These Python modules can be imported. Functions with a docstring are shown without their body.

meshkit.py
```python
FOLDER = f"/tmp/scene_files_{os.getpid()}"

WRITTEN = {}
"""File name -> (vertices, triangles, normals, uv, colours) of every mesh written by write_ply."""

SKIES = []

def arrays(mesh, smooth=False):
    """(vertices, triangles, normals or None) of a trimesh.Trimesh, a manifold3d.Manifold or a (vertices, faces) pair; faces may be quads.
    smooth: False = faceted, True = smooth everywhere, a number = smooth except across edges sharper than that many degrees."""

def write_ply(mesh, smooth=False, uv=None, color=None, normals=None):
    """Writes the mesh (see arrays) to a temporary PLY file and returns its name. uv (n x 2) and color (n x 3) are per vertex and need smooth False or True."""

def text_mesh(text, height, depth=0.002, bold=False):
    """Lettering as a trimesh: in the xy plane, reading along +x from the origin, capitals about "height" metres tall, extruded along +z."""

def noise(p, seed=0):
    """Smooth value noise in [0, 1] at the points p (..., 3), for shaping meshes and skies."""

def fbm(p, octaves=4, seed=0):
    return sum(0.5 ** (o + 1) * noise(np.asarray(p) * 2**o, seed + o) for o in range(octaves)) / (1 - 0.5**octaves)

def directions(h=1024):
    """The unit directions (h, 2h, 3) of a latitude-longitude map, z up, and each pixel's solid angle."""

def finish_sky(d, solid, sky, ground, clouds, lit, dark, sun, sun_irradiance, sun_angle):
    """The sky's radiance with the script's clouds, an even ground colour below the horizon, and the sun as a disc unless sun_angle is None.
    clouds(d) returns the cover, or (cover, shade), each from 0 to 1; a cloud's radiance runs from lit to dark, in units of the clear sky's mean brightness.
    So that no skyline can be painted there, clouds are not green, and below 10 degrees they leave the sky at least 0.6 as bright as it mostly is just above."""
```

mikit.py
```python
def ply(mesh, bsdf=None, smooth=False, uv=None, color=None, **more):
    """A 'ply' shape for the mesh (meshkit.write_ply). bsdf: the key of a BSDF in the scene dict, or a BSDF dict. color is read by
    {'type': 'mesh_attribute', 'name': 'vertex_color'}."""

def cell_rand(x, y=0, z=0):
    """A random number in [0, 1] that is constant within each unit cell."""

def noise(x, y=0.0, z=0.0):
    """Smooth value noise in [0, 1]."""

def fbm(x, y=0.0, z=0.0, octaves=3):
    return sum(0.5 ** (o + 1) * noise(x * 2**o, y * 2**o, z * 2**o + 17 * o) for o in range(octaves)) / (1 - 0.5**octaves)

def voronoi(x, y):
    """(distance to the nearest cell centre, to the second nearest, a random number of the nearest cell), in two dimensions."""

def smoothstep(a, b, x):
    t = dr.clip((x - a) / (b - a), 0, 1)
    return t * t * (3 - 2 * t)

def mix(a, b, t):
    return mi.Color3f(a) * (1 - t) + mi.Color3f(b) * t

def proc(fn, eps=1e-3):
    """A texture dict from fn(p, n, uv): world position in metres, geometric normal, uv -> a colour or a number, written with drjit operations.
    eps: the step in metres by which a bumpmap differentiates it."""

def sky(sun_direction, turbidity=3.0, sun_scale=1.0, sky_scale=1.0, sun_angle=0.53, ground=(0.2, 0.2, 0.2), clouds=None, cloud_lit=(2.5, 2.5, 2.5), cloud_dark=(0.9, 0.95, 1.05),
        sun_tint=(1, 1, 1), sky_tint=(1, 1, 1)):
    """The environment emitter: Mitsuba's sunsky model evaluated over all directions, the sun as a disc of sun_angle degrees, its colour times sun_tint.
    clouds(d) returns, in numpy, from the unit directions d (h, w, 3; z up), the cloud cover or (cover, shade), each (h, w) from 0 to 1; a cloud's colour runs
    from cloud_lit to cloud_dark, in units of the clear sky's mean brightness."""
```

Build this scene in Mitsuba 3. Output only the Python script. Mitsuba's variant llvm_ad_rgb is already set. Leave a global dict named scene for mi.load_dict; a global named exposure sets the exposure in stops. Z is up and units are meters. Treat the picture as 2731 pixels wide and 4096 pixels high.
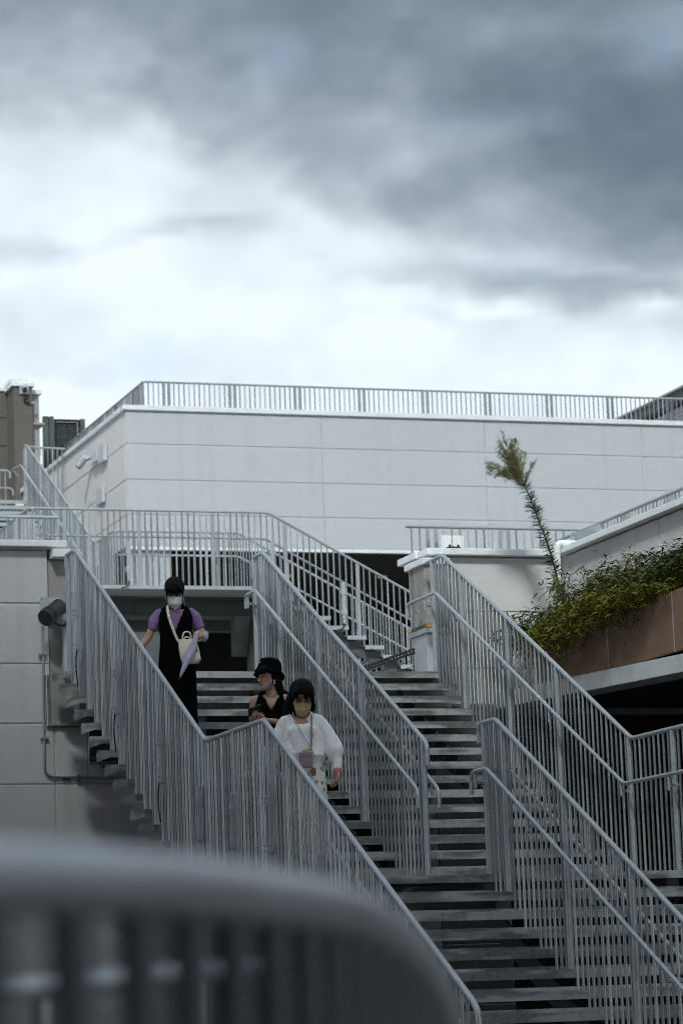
import math
import numpy as np
import trimesh
import manifold3d as m3
import drjit as dr
import mitsuba as mi
import mikit
from meshkit import noise as vnoise, fbm as vfbm

T = mi.ScalarTransform4f
scene, labels = {}, {}
RNG = np.random.default_rng(7)

# ------------------------------------------------------------------ camera, sky, exposure
EYE = 1.6                                            # metres above the lower ground
YAW, PITCH, ROLL = 0.32225, 0.16552, -0.03619
_f = np.array([math.sin(YAW), math.cos(YAW), 0.0]); _r = np.array([math.cos(YAW), -math.sin(YAW), 0.0]); _z = np.array([0, 0, 1.0])
FWD = _f * math.cos(PITCH) + _z * math.sin(PITCH)
_u = -_f * math.sin(PITCH) + _z * math.cos(PITCH)
UP = -_r * math.sin(ROLL) + _u * math.cos(ROLL)
CAM = np.array([0, 0, EYE])
scene['camera'] = {'type': 'thinlens', 'fov': 12.8102, 'fov_axis': 'x', 'near_clip': 0.2, 'far_clip': 3000.0,
                   'aperture_radius': 0.0125, 'focus_distance': 26.0,
                   'to_world': T().look_at(origin=CAM.tolist(), target=(CAM + FWD).tolist(), up=UP.tolist())}


def clouds(d):
    """Overcast sky: pale low down, broken grey banks above."""
    el = np.degrees(np.arcsin(np.clip(d[..., 2], -1, 1)))
    az = np.degrees(np.arctan2(d[..., 0], d[..., 1]))

    def f(sx, sy, seed, o=4):
        return vfbm(np.stack([az * sx + seed, el * sy + seed * 1.7, az * 0 + seed * .37], -1), o, seed) - 0.5
    a = az + 1.6 * f(.40, .6, 3) + 1.3 * f(1.1, 1.7, 8, 4)
    e = el + 0.9 * f(.36, .6, 5) + 0.85 * f(1.0, 1.7, 13, 5)

    def step(lo, hi, x):
        t = np.clip((x - lo) / (hi - lo), 0, 1)
        return t * t * (3 - 2 * t)

    def bank(a0, e0, sa, se, tilt=0.0):
        x = a - a0; y = e - e0 - tilt * x
        return np.exp(-((x / sa) ** 2 + (y / se) ** 2) ** 1.5)
    # the lower edge of the main bank: it hangs lower towards the right
    edge = np.interp(a, [6, 12, 14.8, 15.4, 16.4, 17.8, 18.6, 20.2, 22.3, 25, 30], [16.6, 16.7, 16.75, 16.1, 15.65, 15.75, 15.2, 14.25, 13.95, 13.3, 13.2])
    h = e - edge
    s = 0.04 + 0.20 * step(-2.6, .2, h) + 0.36 * step(-.35, .75, h) + 0.26 * step(.4, 3.4, h)
    s = s + 0.26 * bank(25.3, 16.6, 4.2, 1.1, -.08) - 0.10 * bank(21.0, 16.6, 2.0, .5, .12)
    s = s + 0.40 * bank(22.6, 13.55, 3.6, .36, -.13) + 0.26 * bank(26.5, 12.6, 2.6, .4, -.14) + .14 * bank(20.4, 12.95, 1.8, .22)
    s = s + 0.20 * bank(25.0, 15.0, 4.2, 1.1, -.1)
    s = s - 0.30 * bank(21.3, 13.05, .8, .2) - 0.34 * bank(24.8, 12.95, .9, .22, -.1)
    s = s + 0.28 * bank(12.4, 14.5, 1.5, .34) + 0.22 * bank(15.6, 14.9, 1.4, .26, .1) + 0.17 * bank(12.8, 12.9, 1.5, .95) + .08 * bank(16, 12.4, 3, .5)
    s = s + 0.46 * f(.55, 1.0, 21, 6) + 0.20 * f(.14, .3, 30, 3) + .16 * f(1.8, 3.0, 55, 3)
    s = s - 0.42 * step(23, 46, el)                  # the cloud thins again overhead
    s = np.clip(s, 0, 2)
    s = np.where(s > .6, .6 + .38 * np.tanh((s - .6) / .38), s)
    return 0.94 - 0.14 * step(.05, .35, f(.4, .8, 41, 4)), np.clip(s, 0, 0.97)


SUN = (-0.38, -0.85, 0.83)
scene['sky'] = mikit.sky(SUN, turbidity=4, sun_scale=0.37, sun_angle=9, sun_tint=(0.66, 0.89, 1.18), clouds=clouds, cloud_lit=(1.27, 1.385, 1.46), cloud_dark=(0.084, 0.130, 0.170), sky_tint=(1, 1, 1), ground=(0.12, 0.12, 0.12))
exposure = 2.95

# ------------------------------------------------------------------ keys and labels


def numbered(name):
    k, n = name, 0
    while k in scene or k in labels or any(s.startswith(k + '__') for s in ()):
        n += 1
        k = f'{name}_{n:03d}'
    return k


def thing(name, label, cat, group=None, kind=None):
    k = numbered(name)
    labels[k] = {'label': label, 'category': cat}
    if group:
        labels[k]['group'] = group
    if kind:
        labels[k]['kind'] = kind
    return k


def put(key, shape, label=None, kind=None):
    scene[key] = shape
    if label or kind:
        labels[key] = {}
        if label:
            labels[key]['label'] = label
        if kind:
            labels[key]['kind'] = kind
    return key


_count = {}


def part(parent, name, mesh, bsdf=None, smooth=False, label=None, kind=None, to_world=None, color=None):
    """A part: a mesh (or a ready ply dict) keyed parent__name, numbered when taken."""
    base = f'{parent}__{name}'
    n = _count.get(base, 0); _count[base] = n + 1
    k = base if n == 0 else f'{base}_{n:03d}'
    shape = dict(mesh) if isinstance(mesh, dict) else mikit.ply(mesh, bsdf, smooth=smooth, color=color)
    if to_world is not None:
        shape['to_world'] = to_world
    return put(k, shape, label, kind)


def single(name, mesh, bsdf, label, cat, smooth=False, group=None, kind=None, color=None):
    k = thing(name, label, cat, group, kind)
    scene[k] = mikit.ply(mesh, bsdf, smooth=smooth, color=color)
    return k


def structure(name, mesh, bsdf, smooth=False):
    k = numbered(name)
    scene[k] = mikit.ply(mesh, bsdf, smooth=smooth)
    labels[k] = {'kind': 'structure'}
    return k

# ------------------------------------------------------------------ mesh helpers


def cat(*ms):
    return trimesh.util.concatenate(list(ms))


def box(x0, x1, y0, y1, z0, z1):
    m = trimesh.creation.box((abs(x1 - x0), abs(y1 - y0), abs(z1 - z0)))
    m.apply_translation(((x0 + x1) / 2, (y0 + y1) / 2, (z0 + z1) / 2))
    return m


def cbox(x0, x1, y0, y1, z0, z1, c=0.004):
    """A box with chamfered edges."""
    x0, x1 = min(x0, x1), max(x0, x1); y0, y1 = min(y0, y1), max(y0, y1); z0, z1 = min(z0, z1), max(z0, z1)
    c = min(c, (x1 - x0) * .45, (y1 - y0) * .45, (z1 - z0) * .45)
    pts = []
    for sx, X in ((1, x0), (-1, x1)):
        for sy, Y in ((1, y0), (-1, y1)):
            for sz, Z in ((1, z0), (-1, z1)):
                pts += [(X, Y + sy * c, Z + sz * c), (X + sx * c, Y, Z + sz * c), (X + sx * c, Y + sy * c, Z)]
    return trimesh.Trimesh(*_hull(np.array(pts)), process=False)


def _hull(p):
    h = trimesh.convex.convex_hull(p)
    return h.vertices, h.faces


def fillet(points, r, n=5):
    """Rounds the inner corners of a polyline."""
    p = [np.array(q, float) for q in points]
    out = [p[0]]
    for i in range(1, len(p) - 1):
        a, b, c = p[i - 1], p[i], p[i + 1]
        u, v = a - b, c - b
        lu, lv = np.linalg.norm(u), np.linalg.norm(v)
        u, v = u / lu, v / lv
        t = min(r, lu * .48, lv * .48)
        for s in np.linspace(0, 1, n):
            out.append((1 - s) ** 2 * (b + u * t) + 2 * s * (1 - s) * b + s * s * (b + v * t))
    out.append(p[-1])
    return np.array(out)


def tube(points, r, sides=12, caps=True):
    """A tube swept along a polyline; r a number or one per point."""
    p = np.asarray(points, float)
    r = np.broadcast_to(r, (len(p),))
    t = np.gradient(p, axis=0)
    d = np.diff(p, axis=0); d /= np.linalg.norm(d, axis=1, keepdims=True) + 1e-12
    t = np.vstack([d[:1], (d[:-1] + d[1:]), d[-1:]])
    t /= np.linalg.norm(t, axis=1, keepdims=True) + 1e-12
    n = np.cross(t[0], [0, 0, 1.0])
    if np.linalg.norm(n) < 1e-3:
        n = np.array([1.0, 0, 0])
    n /= np.linalg.norm(n)
    rings = []
    ang = np.arange(sides) * 2 * math.pi / sides
    for i in range(len(p)):
        n = n - t[i] * (n @ t[i]); n /= np.linalg.norm(n)
        b = np.cross(t[i], n)
        stretch = 1.0
        if 0 < i < len(p) - 1:
            stretch = 1 / max(0.5, math.sqrt(max(0.25, (1 + d[i - 1] @ d[i]) / 2)))
        rings.append(p[i] + r[i] * stretch * (np.cos(ang)[:, None] * n + np.sin(ang)[:, None] * b) if False else p[i] + r[i] * (np.cos(ang)[:, None] * n + np.sin(ang)[:, None] * b))
    v = np.vstack(rings)
    f = []
    for i in range(len(p) - 1):
        for j in range(sides):
            a, b2 = i * sides + j, i * sides + (j + 1) % sides
            f += [(a, b2, b2 + sides), (a, b2 + sides, a + sides)]
    if caps:
        v = np.vstack([v, p[:1], p[-1:]])
        c0, c1 = len(v) - 2, len(v) - 1
        L = (len(p) - 1) * sides
        for j in range(sides):
            f += [(c0, (j + 1) % sides, j), (c1, L + j, L + (j + 1) % sides)]
    m = trimesh.Trimesh(v, np.array(f), process=False)
    if m.volume < 0:
        m.invert()
    return m


def loft(rings, n=28, cap=True):
    """rings: list of (n,3) arrays or (centre, rx, ry[, power]) horizontal super-ellipses."""
    rs = []
    a = np.arange(n) * 2 * math.pi / n
    for q in rings:
        if isinstance(q, np.ndarray):
            rs.append(q); continue
        c, rx, ry = np.array(q[0], float), q[1], q[2]
        e = q[3] if len(q) > 3 else 1.0
        cx = np.sign(np.cos(a)) * np.abs(np.cos(a)) ** e; cy = np.sign(np.sin(a)) * np.abs(np.sin(a)) ** e
        rs.append(np.stack([c[0] + rx * cx, c[1] + ry * cy, np.full(n, c[2])], 1))
    v = np.vstack(rs); f = []
    for i in range(len(rs) - 1):
        for j in range(n):
            p, q = i * n + j, i * n + (j + 1) % n
            f += [(p, q, q + n), (p, q + n, p + n)]
    if cap:
        v = np.vstack([v, rs[0].mean(0)[None], rs[-1].mean(0)[None]])
        c0, c1, L = len(v) - 2, len(v) - 1, (len(rs) - 1) * n
        for j in range(n):
            f += [(c0, (j + 1) % n, j), (c1, L + j, L + (j + 1) % n)]
    m = trimesh.Trimesh(v, np.array(f), process=False)
    if m.volume < 0:
        m.invert()
    return m


def prism_x(poly_yz, x0, x1):
    """A polygon in (y, z) extruded from x0 to x1."""
    from shapely.geometry import Polygon
    m = trimesh.creation.extrude_polygon(Polygon(poly_yz), x1 - x0, engine='earcut')
    v = m.vertices.copy()
    m.vertices = np.stack([x0 + v[:, 2], v[:, 0], v[:, 1]], 1)
    if m.volume < 0:
        m.invert()
    return m


def prism_z(poly_xy, z0, z1):
    from shapely.geometry import Polygon
    m = trimesh.creation.extrude_polygon(Polygon(poly_xy), z1 - z0, engine='earcut')
    m.apply_translation((0, 0, z0))
    return m


def ball(c, r, s=2):
    m = trimesh.creation.icosphere(subdivisions=s)
    m.apply_scale(np.broadcast_to(r, 3)); m.apply_translation(c)
    return m


def cyl(p0, p1, r, sides=12):
    return tube([p0, p1], r, sides)

# ------------------------------------------------------------------ materials
noise, fbm, smoothstep, mix, proc, voronoi = mikit.noise, mikit.fbm, mikit.smoothstep, mikit.mix, mikit.proc, mikit.voronoi


def principled(color, rough=0.6, metallic=0.0, spec=0.5, **k):
    c = color if isinstance(color, dict) else {'type': 'rgb', 'value': list(color)}
    return {'type': 'principled', 'base_color': c, 'roughness': rough, 'metallic': metallic, 'specular': spec, **k}


def two(b):
    return {'type': 'twosided', 'bsdf': b}


def spangle(p, n, uv):
    a = noise(p.x * 55 + p.y * 37, p.y * 41, p.z * 48)
    b = fbm(p.x * 6, p.y * 6, p.z * 3.2)
    g = 0.45 + 0.11 * (a - 0.5) + 0.20 * (b - 0.5)
    return mi.Color3f(0.88, 0.93, 0.94) * g


def spangle_dull(p, n, uv):
    return spangle(p, n, uv) * 0.78


def spangle_bright(p, n, uv):
    return spangle(p, n, uv) * 1.38


def stained(p, n, uv):
    b = fbm(p.x * 2.2, p.y * 2.2, p.z * 9, 4)
    a = noise(p.x * 38, p.y * 38, p.z * 60)
    s = smoothstep(0.42, 0.62, b)
    g = 0.17 + 0.24 * s + 0.08 * (a - 0.5)
    drip = smoothstep(0.55, 0.8, noise(p.x * 24, p.y * 3, p.z * 1.5))
    return mi.Color3f(0.96, 1.0, 1.0) * (g * (1 - 0.18 * drip))


def speck(base, amount, scale=30.0, streak=0.0):
    base = mi.Color3f(*base) if False else tuple(base)

    def fn(p, n, uv):
        a = fbm(p.x * scale, p.y * scale, p.z * scale) - 0.5
        b = fbm(p.x * 0.7 + 5, p.y * 0.7, p.z * 0.5) - 0.5
        v = 1 + amount * a + amount * 0.7 * b
        if streak:
            v = v - streak * smoothstep(0.5, 0.85, noise(p.x * 9, p.y * 9, p.z * 0.35))
        return mi.Color3f(*base) * v
    return proc(fn)


def bump(b, fn, scale=1.0, eps=2e-3):
    return {'type': 'bumpmap', 'arbitrary': proc(fn, eps), 'bsdf': b, 'scale': scale}


def stucco(p, n, uv):
    return 0.0035 * noise(p.x * 42, p.y * 42, p.z * 60) + 0.002 * noise(p.x * 95, p.y * 95, p.z * 120)


def mat(name, b):
    scene['mat_' + name] = b
    return 'mat_' + name


GALV = mat('galv', two(principled(proc(spangle), 0.27, 0.9)))
GALV_D = mat('galv_dull', two(principled(proc(spangle_dull), 0.36, 0.85)))
GALV_B = mat('galv_bright', two(principled(proc(spangle_bright), 0.30, 0.85)))
GALVT = mat('galv_tread', two(principled(proc(stained), 0.5, 0.4)))
PIPE = mat('pipe', two(principled(speck((0.41, 0.44, 0.465), 0.35, 26), 0.36, 0.45)))
ALC = mat('alc', two(bump(principled(speck((0.475, 0.482, 0.515), 0.08, 24, 0.035), 0.75, spec=0.3), stucco)))
ALCW = mat('alc_warm', two(bump(principled(speck((0.56, 0.54, 0.54), 0.10, 30, 0.06), 0.75, spec=0.3), stucco)))
BACKING = mat('joint', two(principled((0.40, 0.40, 0.42), 0.9)))
COPING = mat('coping', two(principled(speck((0.74, 0.76, 0.77), 0.06, 3, 0.04), 0.35, 0.1)))
CONC = mat('concrete', two(bump(principled(speck((0.30, 0.285, 0.27), 0.45, 7, 0.30), 0.85), stucco)))
PIER = mat('pier_panel', two(principled(speck((0.42, 0.43, 0.46), 0.08, 30), 0.6)))
UNDER_SHADE = mat('under_wall_shade', two(bump(principled(speck((0.065, 0.064, 0.063), 0.3, 9), 0.85), stucco)))  # darker copy of the wall finish, with the shade under the stair put in
DARK = mat('dark', two(principled((0.025, 0.025, 0.026), 0.8)))  # near-black; in the porch and undercroft it stands in for shade
STEELD = mat('dark_steel', two(principled(speck((0.085, 0.092, 0.095), 0.5, 5), 0.55, 0.2)))
GROUND = mat('ground', two(principled(speck((0.040, 0.039, 0.038), 0.3, 3), 0.9)))
BROWN = mat('brown', two(bump(principled(speck((0.20, 0.120, 0.076), 0.14, 30), 0.8), stucco)))
BROWN2 = mat('brown_pale', two(principled(speck((0.115, 0.098, 0.09), 0.12, 12), 0.8)))
BLACK = mat('black', two(principled((0.012, 0.012, 0.013), 0.45)))
LAMPG = mat('lamp_grey', two(principled((0.035, 0.036, 0.038), 0.38, 0.3)))
FIXT = mat('fixture', two(principled((0.36, 0.38, 0.41), 0.45, 0.2)))
WHITEP = mat('white_paint', two(principled((0.76, 0.78, 0.77), 0.4)))
CAMW = mat('camera_white', two(principled((0.50, 0.50, 0.54), 0.35)))
MESHB = mat('black_mesh', two(principled((0.02, 0.024, 0.022), 0.5)))

# ------------------------------------------------------------------ ground and big structure
G = 0.077                                            # the level at the foot of the stair
RISE, GO = 0.152, 0.28758
structure('ground', trimesh.Trimesh([(-300, -300, G), (300, -300, G), (300, 300, G), (-300, 300, G)], [(0, 1, 2), (0, 2, 3)], process=False), GROUND)
# the plaza deck that the stair climbs to
structure('plaza_deck', cat(box(6.72, 10.5, 28.22, 90, 4.62, 4.93), box(-30, 60, 37.5, 90, 4.60, 4.925)), CONC)


def panels(parent, rects, plane, mat_, depth=0.05, gap=0.004, ch=0.008):
    """ALC panels: each a chamfered slab proud of the wall behind it. plane('y', value, side) etc."""
    axis, val, side = plane
    for (u0, u1, z0, z1) in rects:
        a, b = (val, val - side * depth)
        if axis == 'y':
            m = cbox(u0 + gap, u1 - gap, a, b, z0 + gap, z1 - gap, ch)
        else:
            m = cbox(a, b, u0 + gap, u1 - gap, z0 + gap, z1 - gap, ch)
        part(parent, 'panel', m, mat_)


# ---- left wall block (faces the camera at y = 28.5)
lw = thing('panel_wall', 'pale grey panel wall block at left of the stair with white coping', 'wall')
part(lw, 'core', cat(box(-12, 6.50, 28.514, 33.5, G, 6.20), box(6.50, 8.05, 28.514, 28.9, G, 4.60)), BACKING)
zs = [6.19, 5.666, 5.080, 4.503, 3.920, 3.318, 2.716, 2.11, 1.51, 0.91, G]
rects = []
for i in range(len(zs) - 1):
    r = 6.503 if i < 3 else 6.535
    rects += [(3.5, r, zs[i + 1], zs[i]), (0.5, 3.5, zs[i + 1], zs[i]), (-12, 0.5, zs[i + 1], zs[i])]
rects += [(6.535, 6.862, 3.920, 4.475), (6.862, 7.9, 3.920, 4.12)]
for i in range(4, len(zs) - 1):
    rects += [(6.535, 8.05, zs[i + 1], zs[i])]
panels(lw, rects, ('y', 28.5, -1), ALCW)
part(lw, 'coping', cbox(-12, 6.678, 28.40, 33.55, 6.208, 6.272, .006), COPING)
part(lw, 'coping_trim', box(-12, 6.62, 28.45, 33.5, 6.19, 6.208), BACKING)
part(lw, 'pier', cbox(6.508, 6.70, 28.53, 28.9, 4.62, 6.10, .008), CONC, label='bare concrete strip at the end of the wall')
part(lw, 'pier_cap', cbox(6.522, 6.70, 28.36, 29.0, 6.103, 6.184, .005), COPING)
# the framed concrete recess under the stair's top
part(lw, 'recess_slab', cbox(6.475, 7.5, 28.50, 28.56, 4.495, 4.965, .004), CONC, label='stained concrete end of the deck slab')
part(lw, 'flashing', cat(cbox(6.455, 6.485, 28.45, 28.56, 4.49, 4.972, .004), cbox(6.455, 7.5, 28.45, 28.56, 4.473, 4.497, .004)), GALV)
part(lw, 'vent_opening', box(6.875, 7.62, 28.494, 28.512, 4.135, 4.455), BLACK)
part(lw, 'vent_frame', cat(cbox(6.862, 6.876, 28.486, 28.56, 4.12, 4.47), cbox(6.862, 7.62, 28.488, 28.56, 4.12, 4.136)), ALCW)

# ---- right block: wall facing the camera (y = 28.75) and the side wall coming forward (x = 11.95)
rw = thing('stucco_wall', 'grey stucco wall with white coping to the right of the stair top', 'wall')
part(rw, 'core', cat(box(10.56, 30, 28.764, 29.5, 4.6, 6.22), box(11.98, 30, 29.5, 33.4, 4.6, 6.22), box(11.964, 30, 8, 28.764, 5.0, 6.22), box(10.56, 11.25, 28.764, 30.5, G, 4.6)), BACKING)
panels(rw, [(10.5, 11.95, 5.655, 6.22), (10.5, 11.95, 5.07, 5.655), (10.5, 11.95, 4.70, 5.07)], ('y', 28.75, -1), ALCW)
panels(rw, [(10.5, 11.25, 4.1, 4.70), (10.5, 11.25, 3.5, 4.1), (10.5, 11.25, 2.9, 3.5), (10.5, 11.25, 2.3, 2.9), (10.5, 11.25, 1.7, 2.3), (10.5, 11.25, G, 1.7)], ('y', 28.75, -1), UNDER_SHADE)  # lower panels darker: shade from slab and stair is in their colour
panels(rw, [(26.25, 28.75, 5.0, 6.22), (23.7, 26.25, 5.0, 6.22), (20.7, 23.7, 5.0, 6.22), (17.7, 20.7, 5.0, 6.22), (13, 17.7, 5.0, 6.22), (8, 13, 5.0, 6.22)], ('x', 11.95, -1), ALCW)
for a, b in ((10.47, 11.785), (11.788, 11.93)):
    part(rw, 'coping', cbox(a, b, 28.66, 28.95, 6.228, 6.296, .006), COPING)
for a, b in ((28.0, 28.66), (26.0, 27.33), (27.333, 27.998), (24.6, 25.998), (22, 24.598), (8, 21.998)):
    part(rw, 'coping', cbox(11.86, 12.15, a, b, 6.228, 6.296, .006), COPING)
part(rw, 'side_coping', cbox(10.44, 10.50, 28.952, 29.5, 6.225, 6.297, .005), COPING)
part(rw, 'roof_slab', cat(box(10.56, 30, 28.85, 29.5, 6.221, 6.227), box(11.97, 30, 29.5, 33.45, 6.221, 6.227), box(12.1, 30, 8, 28.8, 6.221, 6.227)), CONC)

# pier at the head of the stair
pr = thing('stair_pier', 'square concrete pier with metal cap beside the top step', 'pier')
part(pr, 'shaft', cbox(10.292, 10.52, 28.29, 28.74, 5.46, 6.07, .008), CONC)
part(pr, 'cap', cbox(10.262, 10.56, 28.25, 28.80, 6.062, 6.128, .006), COPING)
part(pr, 'mortar_bed', cbox(10.287, 10.52, 28.285, 28.745, 5.425, 5.462, .004), BROWN2)
part(pr, 'ledge', cbox(10.272, 10.54, 28.25, 28.76, 5.372, 5.425, .005), PIER)
part(pr, 'base_panel', cbox(10.292, 10.52, 28.28, 28.73, 4.93, 5.373, .006), PIER)
PACK = mat('packer', two(principled((0.55, 0.30, 0.06), 0.6)))
part(pr, 'packer', cbox(10.275, 10.37, 28.245, 28.285, 5.428, 5.452, .003), PACK, label='yellow plastic packer')
part(pr, 'packer', cbox(10.262, 10.288, 28.71, 28.76, 5.427, 5.452, .003), PACK, label='yellow plastic packer')

# ---- planter and ramp slab on the right
pl = thing('planter', 'long brown planter wall with plants spilling over, at right', 'planter')
part(pl, 'core', cat(box(11.27, 11.34, 8, 27.70, 4.74, 5.235), box(11.34, 11.95, 27.64, 27.70, 4.74, 5.235)), BACKING)
ys = [27.73, 25.875, 24.404, 22.9, 21.4, 19.9, 18.4, 16.9, 8]
panels(pl, [(ys[i + 1], ys[i], 4.70, 5.246) for i in range(len(ys) - 1)], ('x', 11.2, -1), BROWN, gap=0.004, ch=0.006)
SEAL = mat('sealant', two(principled((0.30, 0.31, 0.31), 0.8)))
for y in ys[1:-1]:
    part(pl, 'joint_strip', box(11.197, 11.24, y - .008, y + .008, 4.70, 5.24), SEAL)
SOIL = mat('soil', two(principled((0.03, 0.022, 0.016), 0.95)))
part(pl, 'soil', box(11.34, 11.95, 8, 27.64, 4.8, 5.19), SOIL)
rs = thing('ramp_slab', 'white edged concrete ramp slab over a dark undercroft at right', 'ramp')


def slab_piece(y0, y1, zt=lambda y: 4.7465 - (26.771 - y) * 0.0356, h=0.157):
    v = []
    for y in (y0, y1):
        for x in (11.16, 11.5):
            for z in (zt(y) - h, zt(y)):
                v.append((x, y, z))
    return trimesh.Trimesh(*_hull(np.array(v)), process=False)


by = [28.7, 26.629, 25.105, 23.5, 22.0, 20.5, 19.0, 8]
EDGE = mat('slab_edge', two(principled(speck((0.60, 0.61, 0.62), 0.16, 5, 0.10), 0.6)))
for i in range(len(by) - 1):
    part(rs, 'edge_panel', slab_piece(by[i + 1] + .006, by[i] - .006), EDGE)
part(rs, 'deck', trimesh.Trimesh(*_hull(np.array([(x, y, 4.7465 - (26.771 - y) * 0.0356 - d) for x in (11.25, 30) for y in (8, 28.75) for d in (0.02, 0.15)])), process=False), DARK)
# the undercroft behind the ramp: near-black walls carry its shade in their colour
uc = thing('undercroft_wall', 'wall at the back of the undercroft below the ramp, shade put into its colour', 'wall')
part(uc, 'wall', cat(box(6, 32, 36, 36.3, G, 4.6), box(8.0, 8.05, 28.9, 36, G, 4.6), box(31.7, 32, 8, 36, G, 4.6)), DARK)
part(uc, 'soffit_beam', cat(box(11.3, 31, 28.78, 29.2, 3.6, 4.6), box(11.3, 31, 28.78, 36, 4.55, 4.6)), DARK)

# ---- main building
mb = thing('main_building', 'large pale grey panel clad building along the skyline', 'building')
YM, XM = 49.507, 12.698
part(mb, 'core', box(XM + .014, 44, YM + .014, 90, 9.66, 12.0), BACKING)
zm = [12.012, 11.434, 10.814, 10.209, 9.66]
xm = [XM, 16.217, 19.256, 22.29, 25.33, 28.36, 31.4, 44]
panels(mb, [(xm[i], xm[i + 1], zm[j + 1], zm[j]) for i in range(len(xm) - 1) for j in range(4)], ('y', YM, -1), ALC, gap=.005, ch=.010)
panels(mb, [(YM + .06, 90, zm[j + 1], zm[j]) for j in range(4)], ('x', XM, -1), ALCW, gap=.005, ch=.010)
cx = [XM - .05, 13.193, 17.262, 21.319, 25.38, 29.44, 44]
for i in range(len(cx) - 1):
    part(mb, 'coping', cbox(cx[i] + .002, cx[i + 1] - .002, YM - .05, YM + .3, 12.02, 12.106, .006), COPING)
part(mb, 'coping', cbox(XM - .05, XM + .3, YM + .304, 90, 12.02, 12.106, .006), COPING)
part(mb, 'coping_under_trim', cat(box(XM - .01, 44, YM - .012, YM + .2, 12.0, 12.021), box(XM - .01, XM + .2, YM, 90, 12.0, 12.021)), BACKING)  # slim grey strip below the coping
part(mb, 'roof', box(XM + .3, 44, YM + .3, 90, 12.0, 12.07), CONC)
part(mb, 'drip_flashing', cbox(XM - .01, 44, YM - .03, YM + .06, 9.597, 9.655, .005), COPING)
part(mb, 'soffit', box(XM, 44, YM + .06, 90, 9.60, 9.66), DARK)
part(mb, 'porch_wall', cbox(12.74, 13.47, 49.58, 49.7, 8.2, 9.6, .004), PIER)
part(mb, 'porch_wall_shaded', cbox(12.6, 13.47, 49.56, 49.7, 4.93, 8.195, .004), STEELD)  # lower half of the porch wall, darkened to put in the landing's shade
part(mb, 'porch_back_wall', cat(box(12.7, 44, 60, 60.2, 4.93, 9.6), box(12.7, 12.76, 49.7, 60, 4.93, 9.6)), DARK)  # back wall and soffit near-black: the porch's shade is in the colour
GLOW = {'type': 'area', 'radiance': {'type': 'rgb', 'value': [0.04, 0.019, 0.008]}}
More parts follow.
